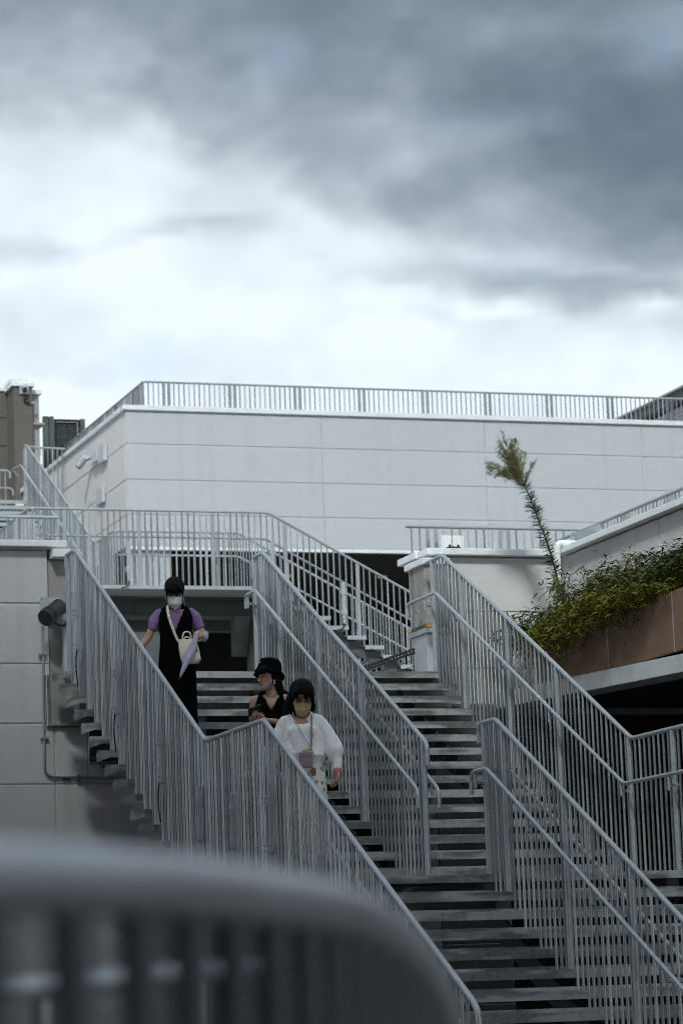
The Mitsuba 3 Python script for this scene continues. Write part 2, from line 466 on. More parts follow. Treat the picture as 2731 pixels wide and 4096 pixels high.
for i, (x, y, z) in enumerate(((16.3, 52, 9.58), (18.1, 52, 9.58), (17.2, 54.5, 9.58))):
    k = thing('ceiling_lamp', ('left', 'right', 'middle')[i] + ' of three small orange lamps glowing in the dark porch', 'lamp', 'ceiling lamps in the dark porch')
    scene[k] = {**mikit.ply(tube([(x, y, z), (x, y, z - 0.03)], 0.085, 16), DARK), 'emitter': GLOW}

# ------------------------------------------------------------------ an added building out of view, stepped to shade the lower court
ob = thing('added_shade_building', 'added unseen building left of the camera, stepped to shade the lower stair', 'building')
for ya, yb, zt in ((-12, -3, 33.5), (-3, 3, 29.6), (3, 12, 24.7)):
    part(ob, 'wall', box(-34, -3.0, ya, yb, G, zt), STEELD)
    part(ob, 'parapet', box(-34.1, -2.9, ya, yb - .01, zt, zt + .3), COPING)
GLASS = mat('window_glass', two(principled((0.03, 0.035, 0.04), 0.15)))
for i in range(5):
    for j in range(6):
        part(ob, 'window', box(-3.02, -2.96, -11.2 + i * 4.7, -8.2 + i * 4.7, 2 + j * 3.8, 4.1 + j * 3.8), GLASS)

# ------------------------------------------------------------------ railings
BAR = mikit.ply(tube([(0, 0, 0), (0, 0, 1)], 0.0128, 8, caps=False), GALV, smooth=True)
BARB = mikit.ply(tube([(0, 0, 0), (0, 0, 1)], 0.0125, 8, caps=False), GALV, smooth=True)
POST = mikit.ply(tube([(0, 0, 0), (0, 0, 1)], 0.026, 14, caps=True), PIPE, smooth=40)
POSTF = mikit.ply(cbox(-.03, .03, -.006, .006, 0, 1, .002), GALV)


_bar_rng = np.random.default_rng(5)


def bars(parent, pts, ply=BAR, name='baluster'):
    for (x, y, z0, z1) in pts:
        tone = _bar_rng.random()                      # every bar took the zinc a little differently
        shade = {**ply, 'bsdf': {'type': 'ref', 'id': GALV_D if tone < .30 else GALV_B if tone > .68 else GALV}}
        part(parent, name, shade, to_world=T().translate([x, y, z0]).scale([1, 1, z1 - z0]))


def rail(parent, pts, r, name='top_rail', fil=0.07, mat_=PIPE, sides=14):
    return part(parent, name, tube(fillet(pts, fil), r, sides), mat_, smooth=40)


def bracket(parent, x, y, z, side):
    """A handrail bracket: a short upright sleeve with an arm back to the post."""
    part(parent, 'bracket', cat(cyl((x, y, z - .02), (x, y, z - .13), .013, 8), cbox(min(x, x + side * .09), max(x, x + side * .09), y - .008, y + .008, z - .10, z - .075, .002)), PIPE, smooth=40)


def zrail(y):
    """Height of the top rail's centre along the stair (the same line for every guard)."""
    if y >= 27.65:
        return 6.058
    if y >= 23.30:
        return 3.828 + (y - 23.30) * (6.058 - 3.828) / 4.35
    if y >= 21.69:
        return 3.828
    return 3.828 - (21.69 - y) * 0.5125


def tread_z(k):
    return 4.941 - k * RISE


def tread_y(k):
    return 27.909 - k * GO


def low_z(j):
    return 2.661 - j * RISE


def low_y(j):
    return 21.883 - j * GO


def guard_line(name, label, cat_, x, spans, hand=(), handdx=0.09, grp='galvanised guards of the stair'):
    """A guard standing in the plane x. spans: which of 'upper', 'landing', 'lower' it has."""
    g = thing(name, label, cat_, grp)
    b, p = [], []
    if 'upper' in spans:
        for k in range(0, 15):
            for i in range(3):
                y = tread_y(k) + .035 + i * GO / 3
                if y < 28.0:
                    b.append((x, y, tread_z(k), zrail(y) - .015))
        p += [(x, y, z) for y, z in ((27.95, tread_z(0)), (27.17, tread_z(3)), (26.02, tread_z(7)), (24.87, tread_z(11)))]
    if 'landing' in spans:
        for y in np.arange(21.80, 23.90, GO / 3):
            b.append((x, y, 2.66, zrail(y) - .015))
        p += [(x, 23.36, 2.66), (x, 22.48, 2.66)]
    if 'landing_end' in spans:
        for y in (23.36, 23.455, 23.55, 23.65, 23.745, 23.84):
            b.append((x, y, 2.66, zrail(y) - .015))
        p += [(x, 23.34, 2.66)]
    if 'lower' in spans:
        for j in range(1, 16):
            for i in range(3):
                y = low_y(j) + .035 + i * GO / 3
                if y > 17.5:
                    b.append((x, y, low_z(j), zrail(y) - .015))
        p += [(x, y, low_z(j)) for y, j in ((21.55, 1), (20.40, 5), (19.25, 9), (18.10, 13))]
    if 'lower_start' in spans:
        for y in (21.96, 21.87, 21.78, 21.69):
            b.append((x, y, 2.66, zrail(y) - .015))
        p += [(x, 21.94, 2.66)]
    b = [q for q in b if all(abs(q[1] - w[1]) > .03 for w in p)]
    bars(g, b)
    for (x_, y, z) in p:
        part(g, 'post', POST, to_world=T().translate([x_, y, z]).scale([1, 1, zrail(y) - .012 - z]))
    return g


RT, RH = 0.0205, 0.017
XA, XB, XC = 6.572, 8.421, 10.256
ga = guard_line('stair_guard', 'long galvanised guard down the left edge of the stair, in front of the women', 'railing', XA, ('upper', 'landing', 'lower'))
rail(ga, [(XA, 28.02, 5.95), (XA, 28.02, 6.058), (XA, 27.65, 6.058), (XA, 23.30, 3.828), (XA, 21.69, 3.828), (XA, 17.50, zrail(17.50)), (XA, 17.42, zrail(17.44) - .04), (XA, 17.42, 1.52)], RT)
rail(ga, [(XA + .09, 27.95, 5.685), (XA + .09, 27.65, 5.685), (XA + .09, 23.30, 3.452), (XA + .09, 21.69, 3.452), (XA + .09, 17.6, 3.452 - 4.09 * .5125)], RH, 'handrail')
gb = guard_line('stair_guard', 'galvanised guard with two handrails down the middle of the upper flight', 'railing', XB, ('upper', 'landing_end'))
rail(gb, [(XB, 27.99, 5.86), (XB, 27.99, 6.058), (XB, 27.65, 6.058), (XB, 23.34, 3.84), (XB, 23.25, 3.79), (XB, 23.25, 3.62)], RT)
for s in (-1, 1):
    x = XB + s * .09
    rail(gb, [(x, 27.97, 5.56), (x, 27.97, 5.688), (x, 27.65, 5.688), (x, 23.345, 3.465), (x, 23.26, 3.41), (x, 23.26, 3.27)], RH, 'handrail')
    for y in (27.9, 27.17, 26.02, 24.87, 23.42):
        bracket(gb, x, y, zrail(y) - .375, -s)
gd = guard_line('stair_guard', 'galvanised guard with two handrails down the middle of the lower flight', 'railing', XB, ('lower', 'lower_start'))
rail(gd, [(XB, 22.05, 3.68), (XB, 22.05, 3.79), (XB, 21.98, 3.828), (XB, 21.69, 3.828), (XB, 17.50, zrail(17.50)), (XB, 17.42, 1.6), (XB, 17.42, 1.45)], RT, fil=.06)
for s in (-1, 1):
    x = XB + s * .09
    rail(gd, [(x, 22.03, 3.28), (x, 22.03, 3.41), (x, 21.97, 3.452), (x, 21.69, 3.452), (x, 17.50, 3.452 - 4.19 * .5125)], RH, 'handrail', fil=.05)
    for y in (21.93, 20.9, 19.75, 18.6):
        bracket(gd, x, y, (3.452 if y > 21.69 else 3.452 - (21.69 - y) * .5125), -s)
gc = guard_line('stair_guard', 'galvanised guard down the right edge of the stair, below the planter', 'railing', XC, ('upper', 'landing', 'lower'))
rail(gc, [(XC, 28.12, 6.05), (XC, 27.65, 6.058), (XC, 23.30, 3.828), (XC, 21.69, 3.828), (XC, 17.50, zrail(17.50))], RT)
rail(gc, [(XC - .09, 28.47, 5.55), (XC - .09, 28.47, 5.685), (XC - .09, 27.65, 5.688), (XC - .09, 23.30, 3.452), (XC - .09, 21.69, 3.452), (XC - .09, 17.6, 3.452 - 4.09 * .5125)], RH, 'handrail')
for y in (28.36, 27.95, 27.17, 26.02, 24.87, 23.36, 22.4):
    bracket(gc, XC - .09, y, zrail(y) - .375, 1)

# ------------------------------------------------------------------ the stair itself
st = thing('steel_staircase', 'wide galvanised steel staircase with open risers and a landing', 'staircase')


def tread_mesh(y0, zt, x0=6.51, x1=10.34, depth=0.30, lip=0.064):
    out = np.array([(x0, y0), (x1, y0), (x1, y0 + depth), (x0 - .057, y0 + depth), (x0 - .057, y0 + .09)])
    t = 0.006
    plate = prism_z(out, zt - t, zt)
    lipb = box(x0, x1, y0, y0 + t, zt - lip, zt - t)
    ch = trimesh.Trimesh(*_hull(np.array([(x0 + a * ca, y0 + b * .09 + 0.0, z) for (a, b, ca) in ((0, 0, 1), (1, 0, .006), (-.057, 1, 1), (-.051, 1, 1)) for z in (zt - lip, zt - t)] + [(x0 - .057, y0 + .09, zt - lip - .016), (x0 - .051, y0 + .09, zt - lip - .016)])), process=False)
    side = box(x0 - .057, x0 - .051, y0 + .09, y0 + depth, zt - lip - .016, zt - t)
    back = box(x0 - .05, x1, y0 + depth - t, y0 + depth, zt, zt + .028)
    return cat(plate, lipb, ch, side, back)


for k in range(0, 15):
    part(st, 'tread', tread_mesh(tread_y(k), tread_z(k)), GALVT)
part(st, 'landing', cat(box(6.45, 10.34, 21.889, 23.62, 2.651, 2.658), box(6.45, 10.34, 21.883, 21.889, 2.600, 2.661), box(6.45, 6.456, 21.889, 23.62, 2.60, 2.651)), GALVT)
for j in range(1, 17):
    part(st, 'tread', tread_mesh(low_y(j), low_z(j)), GALVT)


def stringer(x, y0, z0, y1, z1, h=0.22, w=0.02):
    return trimesh.Trimesh(*_hull(np.array([(x + s * w / 2, y, z - d) for (y, z) in ((y0, z0), (y1, z1)) for s in (-1, 1) for d in (0, h)])), process=False)


for x in (6.9, 8.42, 9.95):
    part(st, 'stringer', stringer(x, 28.2, 4.80, 23.7, 2.44), STEELD)
    part(st, 'stringer', stringer(x, 22.1, 2.52, 17.3, 0.12), STEELD)
    part(st, 'landing_beam', box(x - .05, x + .05, 21.95, 23.75, 2.42, 2.64), STEELD)
for x in (6.95, 9.9):
    part(st, 'column', cbox(x - .075, x + .075, 22.5, 22.65, G, 2.42, .01), STEELD)

# upright light fixtures clamped to the guards' posts


NTH = ('uppermost', 'second', 'third', 'fourth', 'fifth', 'sixth', 'lowest')


def fixture(x, y, z0, z1, ax, cable, label, grp):
    """A slim upright lamp box with two clamps; ax = (dx, dy) towards the viewer's side."""
    k = thing('strip_light', label, 'light fixture', grp)
    w, d = .021, .016
    part(k, 'housing', cbox(x - d, x + d, y - w, y + w, z0 + .10, z1 - .06, .004), FIXT)
    part(k, 'end_cap', cbox(x - d * .8, x + d * .8, y - w * .8, y + w * .8, z1 - .06, z1, .004), FIXT)
    part(k, 'end_cap', cbox(x - d * .9, x + d * .9, y - w * .9, y + w * .9, z0, z0 + .10, .004), FIXT)
    for z in (z0 + .11, z1 - .17):
        part(k, 'clamp', cat(cbox(x - d - .006, x + d + .006, y - w - .006, y + w + .006, z, z + .075, .003), cyl((x - d - .05, y - .004, z + .055), (x - d, y - .004, z + .055), .005, 6), cyl((x - d - .05, y - .004, z + .015), (x - d, y - .004, z + .015), .004, 6)), FIXT)
    if cable:
        part(k, 'cable', tube(fillet([(x - .02, y + .03, z0 + .12), (x - .03, y + .05, z0 - .02), (x - .01, y + .06, z0 - .22)], .1), .0065, 6), BLACK, smooth=True)


for n_, (y, z0, z1, c) in enumerate(((27.30, 4.952, 5.54, 1), (25.912, 4.21, 4.818, 1), (24.456, 3.485, 4.068, 1), (23.342, 2.931, 3.475, 0), (22.40, 2.807, 3.339, 0), (21.41, 2.712, 3.342, 0), (20.24, 2.13, 2.743, 0))):
    fixture(6.515, y, z0, z1, (1, 0), c, NTH[n_] + (' from top' if 0 < n_ < 6 else '') + ' of the grey strip lights clamped to the left stair guard', 'strip lights on the left stair guard')

# ------------------------------------------------------------------ the upper stair in front of the main building
YE, YE2 = 44.65, 46.60
us = thing('upper_stair', 'galvanised upper stair and walkway in front of the main building', 'staircase')
part(us, 'landing', cat(cbox(9.9, 13.80, YE - .02, YE2 + .1, 8.207, 8.265, .003)), PIPE)
FB = mat('beam_paint', two(principled(speck((0.075, 0.08, 0.08), 0.6, 4), 0.6, 0.2)))
part(us, 'beam', cat(box(9.9, 13.75, YE + .80, YE + 1.10, 8.172, 8.192), box(9.9, 13.75, YE + .94, YE + .96, 7.915, 8.172), box(9.9, 13.75, YE + .80, YE + 1.10, 7.895, 7.915), box(9.9, 13.75, YE2 - .2, YE2, 7.80, 8.07)), FB)
part(us, 'splice_plate', cat(cbox(11.76, 12.05, YE + .91, YE + .94, 7.93, 8.11), cbox(11.70, 12.20, YE + .79, YE + 1.11, 8.192, 8.204), cbox(11.70, 12.20, YE + .79, YE + 1.11, 7.882, 7.895)), FB)
bolts = [ball((11.80 + .06 * i + (.025 if i > 1 else 0), YE + .905, 7.965 + .052 * j), .015, 1) for i in range(4) for j in range(3)]
for b in bolts:
    part(us, 'bolt', b, FB, smooth=True)
part(us, 'column', cbox(13.60, 13.85, YE + .8, YE + 1.05, 4.93, 7.9, .01), DARK)
part(us, 'haunch', prism_x([(YE + .8, 7.9), (YE + 1.05, 7.9), (YE + 1.05, 7.3)], 13.35, 13.6), STEELD)
for k in range(1, 22):
    x0, zt = 13.80 + (k - 1) * GO, 8.265 - k * RISE
    part(us, 'tread', cat(box(x0 - .03, x0 + GO, YE - .02, YE2 + .05, zt - .008, zt), box(x0 - .03, x0 + GO, YE - .026, YE - .02, zt - .062, zt), box(x0 + GO - .006, x0 + GO, YE - .02, YE2 + .05, zt - .062, zt - .008), box(x0 - .03, x0 - .024, YE - .02, YE2 + .05, zt, zt + .028)), PIPE)
part(us, 'stringer', trimesh.Trimesh(*_hull(np.array([(x, y, z - d) for (x, z) in ((13.8, 8.10), (20.1, 4.95)) for y in (YE + .12, YE + .16) for d in (0, .22)])), process=False), STEELD)

SLOPE = 0.537


def ez(x, z0=9.432, xb=13.70):
    return z0 if x <= xb else z0 - (x - xb) * SLOPE


def cross_guard(label, y, x0, xe, ret=None, hand_side=0, ztop=9.432, xb=13.70):
    g = thing('walkway_guard', label, 'railing', 'galvanised guards of the upper stair')
    pitch = .0975
    b, p = [], []
    n = 0
    x = x0 + .05
    while x < xe:
        zb = 8.265 if x <= 13.8 else 8.265 - (math.floor((x - 13.8) / GO) + 1) * RISE
        (p if n % 12 == 5 else b).append((x, y, zb, ez(x, ztop, xb) - .012))
        x += pitch; n += 1
    bars(g, b)
    for (x, y_, z0, z1) in p:
        part(g, 'post', POSTF, to_world=T().translate([x, y_, z0]).scale([1, 1, z1 - z0]))
    pts = [(x0, y, ztop), (xb, y, ztop), (xe, y, ez(xe, ztop, xb))]
    if ret:
        pts = [(x0, ret, ztop)] + pts
        yy = np.arange(min(y, ret) + .09, max(y, ret), pitch)
        bars(g, [(x0, v, 8.265, ztop - .012) for v in yy])
    rail(g, pts, RT)
    if hand_side:
        yh = y + hand_side * .09
        rail(g, [(x0 + .05, yh, ztop - .40), (xb - .03, yh, ztop - .40), (xe, yh, ez(xe, ztop, xb) - .40)], RH, 'handrail')
        for (x, y_, z0, z1) in p:
            part(g, 'bracket', cat(cyl((x, yh, ez(x, ztop, xb) - .42), (x, yh, ez(x, ztop, xb) - .52), .014, 6), cbox(x - .008, x + .008, min(y, yh), max(y, yh), ez(x, ztop, xb) - .5, ez(x, ztop, xb) - .48, .002)), PIPE)
    return g


cross_guard('front guard of the upper walkway, sloping down to the right behind the pier', YE, 9.92, 20.0, ret=47.4, hand_side=1)
cross_guard('rear guard of the upper walkway against the main building', YE2, 11.72, 20.0, ret=47.75, hand_side=-1, xb=13.78)
for n_, (x, z0, z1) in enumerate(((11.437, 8.336, 8.935), (13.735, 8.322, 8.95), (14.874, 7.705, 8.335))):
    k = thing('strip_light', 'grey strip light on the upper walkway guard, ' + ('above the woman in purple', 'where the guard starts to slope', 'halfway down the slope')[n_], 'light fixture', 'strip lights on the upper walkway guard')
    part(k, 'housing', cbox(x - .03, x + .03, YE - .075, YE - .03, z0 + .06, z1, .005), FIXT)
    part(k, 'end_cap', cbox(x - .022, x + .022, YE - .07, YE - .035, z0 - .02, z0 + .06, .004), FIXT)
    for z in (z0 + .12, z1 - .2):
        part(k, 'clamp', cbox(x - .045, x + .045, YE - .085, YE - .02, z, z + .09, .004), FIXT)
    part(k, 'cable', tube(fillet([(x, YE - .05, z0), (x - .02, YE - .06, z0 - .1), (x - .12, YE - .05, z0 - .12)], .06), .011, 6), BLACK, smooth=True)

# the third flight, climbing away to the upper terrace
s3 = thing('terrace_flight', 'steep flight climbing from the upper walkway to the terrace at far left', 'staircase')
for k in range(1, 19):
    y0, zt = 47.9 + (k - 1) * GO, 8.265 + k * RISE
    part(s3, 'tread', cat(box(9.95, 11.7, y0, y0 + .30, zt - .008, zt), box(9.95, 11.7, y0, y0 + .006, zt - .062, zt - .008)), PIPE)


def z3(y):
    return 9.445 + (y - 47.81) * (12.024 - 9.445) / (52.819 - 47.81)


g3 = thing('terrace_flight_guard', 'densely barred guard of the flight climbing to the far left terrace', 'railing')
b, p = [], []
for n, y in enumerate(np.arange(47.85, 53.1, GO / 3)):
    zz = min(z3(y), 12.01)
    (p if n % 12 == 4 else b).append((11.7, y, zz - 1.22, zz - .012))
bars(g3, b)
for (x, y, z0, z1) in p:
    part(g3, 'post', POST, to_world=T().translate([x, y, z0]).scale([1, 1, z1 - z0]))
rail(g3, [(11.7, 47.75, 9.432), (11.7, 47.81, 9.445), (11.7, 52.82, 12.024), (11.7, 53.15, 12.015)], RT)
rail(g3, [(11.61, 48.3, 9.29), (11.61, 52.9, 11.66), (11.52, 53.2, 11.64), (11.64, 53.25, 11.52)], RH, 'handrail', fil=.03)

# terrace at far left with its rail
tr = thing('terrace', 'dark edged upper terrace at the far left edge', 'terrace')
part(tr, 'slab', cbox(3, 12.38, 56.2, 75, 11.37, 11.43, .005), STEELD)
part(tr, 'edge_beam', box(3, 12.3, 56.25, 56.5, 11.12, 11.37), DARK)
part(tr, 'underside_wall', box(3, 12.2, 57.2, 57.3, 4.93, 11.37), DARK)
tg = thing('terrace_guard', 'short end of a galvanised guard on the far left terrace', 'railing')
bars(tg, [(x, 56.3, 11.43, 12.19) for x in (12.05, 11.955, 11.86, 11.765, 11.67)], BARB)
rail(tg, [(11, 56.3, 12.195), (12.10, 56.3, 12.195), (12.145, 56.3, 12.16), (12.145, 56.3, 12.05)], RT, fil=.05)
rail(tg, [(11, 56.2, 11.84), (12.12, 56.2, 11.84), (12.175, 56.2, 11.80), (12.175, 56.2, 11.70)], RH, 'handrail', fil=.05)
t2 = thing('terrace_guard', 'small galvanised guard in front of the black lattice screen', 'railing')
bars(t2, [(x, 53.9, 11.2, 12.18) for x in (12.02, 12.11, 12.25, 12.34, 12.43, 12.52, 12.61)], BARB)
rail(t2, [(11.95, 53.9, 12.20), (12.14, 53.9, 12.20), (12.19, 53.9, 12.17), (12.19, 53.9, 12.05)], RT, fil=.05)
rail(t2, [(12.20, 53.9, 12.19), (12.66, 53.9, 12.18)], RT, fil=.05)

# roof guard on the main building
rg = thing('roof_guard', 'long galvanised guard along the roof edge of the main building', 'railing')
xr, yr, zr_ = 13.984, 53.12, 13.325
b, p = [], []
for n, x in enumerate(np.arange(xr + .09, 27.5, .0975)):
    (p if n % 13 in (3, 4) else b).append((x, yr, 12.07, zr_ - .012))
for n, y in enumerate(np.arange(yr + .09, 66, .0975)):
    (p if n % 13 in (6, 7) else b).append((xr, y, 12.07, zr_ - .012))
b.append((xr, yr, 12.07, zr_ - .012))
bars(rg, b[:290])
for (x, y, z0, z1) in p:
    part(rg, 'post', POSTF, to_world=T().translate([x, y, z0]).scale([1, 1, z1 - z0]))
rail(rg, [(xr, 66, zr_), (xr, yr, zr_), (27.6, yr, zr_)], RT, fil=.03)

# guards on the side roofs
g4 = thing('roof_guard', 'galvanised guard on the roof above the grey stucco wall, behind the white flood lamp', 'railing')
b, p = [], []
for n, x in enumerate(np.arange(11.94, 14.05, .1015)):
    (p if n in (2, 3, 11, 12) else b).append((x, 33.2, 6.23, 7.275))
bars(g4, b, BARB)
for (x, y, z0, z1) in p:
    part(g4, 'post', POSTF, to_world=T().translate([x, y, z0]).scale([.8, 1, z1 - z0]))
rail(g4, [(11.872, 33.2, 7.29), (14.06, 33.2, 7.288)], RT)
g5 = thing('roof_guard', 'galvanised guard running forward above the side wall at right', 'railing')
b, p = [], []
for n, y in enumerate(np.arange(18, 32.75, .1015)):
    (p if n % 12 in (4, 5) else b).append((14.1, y, 6.23, 7.265))
bars(g5, b, BARB)
for (x, y, z0, z1) in p:
    part(g5, 'post', POSTF, to_world=T().translate([x, y, z0]).scale([.8, 1, z1 - z0]))
rail(g5, [(14.1, 34.0, 7.27), (14.1, 18, 7.28)], RT)
part(g5, 'end_plate', cat(cbox(14.06, 14.14, 32.6, 33.35, 7.17, 7.255, .004), cbox(13.95, 14.3, 32.4, 34.0, 7.08, 7.10, .003)), PIPE, label='flat sheet metal plate at the end of the guard')
g6 = thing('roof_guard', 'galvanised guard above the white coping of the left wall', 'railing')
b = [(7.632 - i * .1015, 33.2, 6.23, 7.305) for i in range(22)]
bars(g6, b, BARB)
rail(g6, [(5.3, 33.2, 7.32), (7.704, 33.2, 7.322)], RT)

# ------------------------------------------------------------------ small things on walls
fl = thing('flood_lamp', 'dark grey cylindrical flood lamp on a bracket plate at left wall', 'lamp')
ax0, ax1 = np.array((6.385, 28.22, 5.535)), np.array((6.57, 28.36, 5.655))
ax1, ax0 = np.array((6.585, 28.34, 5.62)), np.array((6.395, 28.18, 5.478))
dirn = (ax1 - ax0) / np.linalg.norm(ax1 - ax0)
part(fl, 'body', tube([ax0, ax0 + dirn * .001, ax0 + dirn * .27, ax1], [.080, .083, .083, .055], 28), LAMPG, smooth=35)
for t in (.03, .055, .08):
    part(fl, 'fin', tube([ax0 + dirn * t, ax0 + dirn * (t + .012)], .0865, 28), BLACK, smooth=35)
part(fl, 'plate', cbox(6.412, 6.612, 28.44, 28.455, 5.512, 5.716, .003), PIPE)
part(fl, 'stem', cyl((6.52, 28.36, 5.58), (6.52, 28.45, 5.60), .02), LAMPG, smooth=35)
for x in (6.425, 6.6):
    for z in (5.528, 5.702):
        part(fl, 'screw', ball((x, 28.438, z), .006, 1), STEELD, smooth=True)
part(fl, 'cable', tube(fillet([(6.60, 28.33, 5.64), (6.665, 28.36, 5.60), (6.67, 28.38, 5.47), (6.60, 28.38, 5.43), (6.53, 28.36, 5.46)], .05), .0105, 8), BLACK, smooth=True)
cd = thing('conduit', 'galvanised conduit pipe bending along the left wall below the lamp', 'pipe')
part(cd, 'pipe', tube(fillet([(6.435, 28.475, 5.45), (6.425, 28.475, 3.985), (7.9, 28.475, 3.975)], .11, 9), .0125, 10), GALV, smooth=40)
for z in (5.165, 4.36):
    part(cd, 'clip', cbox(6.39, 6.47, 28.455, 28.49, z - .012, z + .012, .002), GALV)
part(cd, 'clip', cbox(6.745, 6.765, 28.455, 28.49, 3.935, 4.01, .002), STEELD)
for x in ((6.60, 6.68),):
    part(cd, 'coupling', cyl((x[0], 28.475, 3.977), (x[1], 28.475, 3.977), .017), STEELD, smooth=40)
jb = thing('junction_box', 'small grey junction box behind the left guard near the lamp', 'box')
part(jb, 'case', cbox(6.615, 6.70, 28.40, 28.47, 5.435, 5.50, .004), FIXT)
part(jb, 'trunking', cbox(6.625, 6.69, 28.42, 28.5, 4.96, 5.43, .004), PIER)
pb = thing('pipe_bundle', 'dark pipe fittings poking from the vent opening under the stair', 'pipe')
part(pb, 'pipe', cat(cyl((6.88, 28.46, 4.15), (7.12, 28.40, 4.20), .022), cyl((6.98, 28.44, 4.09), (7.3, 28.40, 4.15), .03)), STEELD, smooth=40)
part(pb, 'valve', cat(cyl((7.02, 28.42, 4.16), (7.02, 28.42, 4.26), .014), cyl((6.99, 28.42, 4.25), (7.05, 28.42, 4.25), .010)), STEELD, smooth=40)

sc = thing('security_camera', 'white bullet security camera on a box, side of main building', 'camera')
part(sc, 'box', cbox(12.62, 12.69, 50.78, 51.22, 11.38, 11.70, .008), CAMW)
part(sc, 'arm', cat(cbox(12.60, 12.66, 51.24, 51.62, 11.46, 11.64, .01), cyl((12.62, 51.6, 11.60), (12.60, 51.9, 11.60), .03)), CAMW, smooth=40)
hd = [np.array((12.56, 51.85, 11.64)), np.array((12.47, 52.0, 11.50))]
part(sc, 'head', tube([hd[0], hd[1]], [.055, .062], 16), CAMW, smooth=40)
part(sc, 'lens', tube([hd[1], hd[1] + (hd[1] - hd[0]) * .12], .054, 16), BLACK, smooth=40)
b2 = thing('wall_box', 'plain pale box on the side of the main building', 'box')
part(b2, 'case', cbox(12.63, 12.69, 51.0, 51.45, 10.68, 10.97, .01), CAMW)

# white pipe in the corner by the plants
single('drain_pipe', cat(tube(fillet([(11.80, 28.45, 5.2), (11.80, 28.45, 6.33), (12.35, 28.45, 6.31)], .07, 6), .036, 14)), WHITEP, 'white drain pipe rising behind the tall weed and bending over the wall', 'pipe', smooth=40)
vb = thing('roof_floodlight', 'white twin flood lamp standing behind the coping over the stucco wall', 'lamp')
for x in (12.22, 12.345):
    part(vb, 'panel', cbox(x, x + .105, 32.9, 32.93, 6.99, 7.14, .004), WHITEP)
part(vb, 'side_bar', cat(cbox(12.195, 12.212, 32.88, 32.93, 6.6, 7.14), cbox(12.456, 12.47, 32.88, 32.93, 6.6, 7.14)), WHITEP)
part(vb, 'bracket', cat(cbox(12.26, 12.42, 32.85, 32.9, 6.985, 7.0), cbox(12.32, 12.35, 32.86, 32.89, 6.23, 7.01)), STEELD)
for x in (12.28, 12.385):
    part(vb, 'knob', ball((x, 32.84, 7.008), .016, 1), BLACK, smooth=True)

# black wire mesh fence on the plaza, seen past the middle guard
mf = thing('wire_fence', 'low black wire mesh fence standing on the plaza behind the top step', 'fence')
part(mf, 'top_tray', cat(*[cyl((10.2, 28.42, z), (10.2, 34, z + .05), .012, 6) for z in (5.19, 5.225)], *[cyl((10.2, y, 5.18 + (y - 28.42) * .009), (10.2, y, 5.24 + (y - 28.42) * .009), .012, 5) for y in np.arange(28.45, 34, .1)]), BLACK)
for z in (5.06, 5.12):
    part(mf, 'wire', cyl((10.2, 28.42, z), (10.2, 34, z + .04), .004, 5), BLACK)
for y in np.arange(28.45, 34, .5):
    part(mf, 'stake', cyl((10.2, y, 4.93), (10.2, y, 5.2), .006, 5), BLACK)
single('planter_box', cat(cbox(9.55, 9.95, 29.3, 30.6, 4.93, 5.16, .01)), BLACK, 'low black box on the plaza beside the wire fence', 'box')

# ------------------------------------------------------------------ far buildings
bb = thing('brown_building', 'brown clad building with stepped white coping at far left', 'building')
part(bb, 'pilaster', cbox(12.553, 12.925, 57.71, 58.4, 11.2, 14.15, .008), BROWN2)
part(bb, 'wall', cat(*[cbox(6, 12.56, 58.37, 60, a + .006, b - .006, .008) for a, b in ((11.4, 13.08), (13.08, 13.655), (13.655, 14.19))]), BROWN2, kind=None)
part(bb, 'coping', cat(cbox(12.50, 12.965, 57.66, 58.45, 14.16, 14.235, .005), cbox(12.49, 12.84, 57.72, 58.5, 14.235, 14.32, .005)), COPING)
part(bb, 'coping', cbox(6, 12.50, 58.33, 60, 14.19, 14.275, .005), COPING)
part(bb, 'concrete_side', cbox(12.925, 13.10, 57.9, 59.5, 8, 14.05, .006), CONC)
part(bb, 'concrete_cap', cbox(12.928, 13.15, 57.85, 59.6, 14.05, 14.135, .005), COPING)
part(bb, 'ledge', cbox(12.927, 13.18, 57.8, 58.2, 13.42, 13.46, .004), CONC)
part(bb, 'skirting', cbox(12.54, 12.83, 57.68, 57.71, 11.74, 11.86, .004), COPING)
sl = thing('wall_sensor', 'small square sensor lamp high on the brown pilaster at far left', 'lamp')
part(sl, 'plate', cbox(12.66, 12.85, 57.66, 57.70, 14.0, 14.19, .006), FIXT)
part(sl, 'hood', cbox(12.70, 12.79, 57.52, 57.66, 14.10, 14.17, .01), CAMW)
part(sl, 'lens', cbox(12.715, 12.785, 57.54, 57.66, 14.035, 14.10, .006), BLACK)
part(sl, 'cable', tube(fillet([(12.75, 57.66, 14.0), (12.75, 57.66, 13.84), (12.93, 57.68, 13.82)], .07, 6), .018, 8), BLACK, smooth=True)
part(sl, 'gland', cyl((12.87, 57.68, 13.82), (12.97, 57.68, 13.83), .022), FIXT, smooth=40)

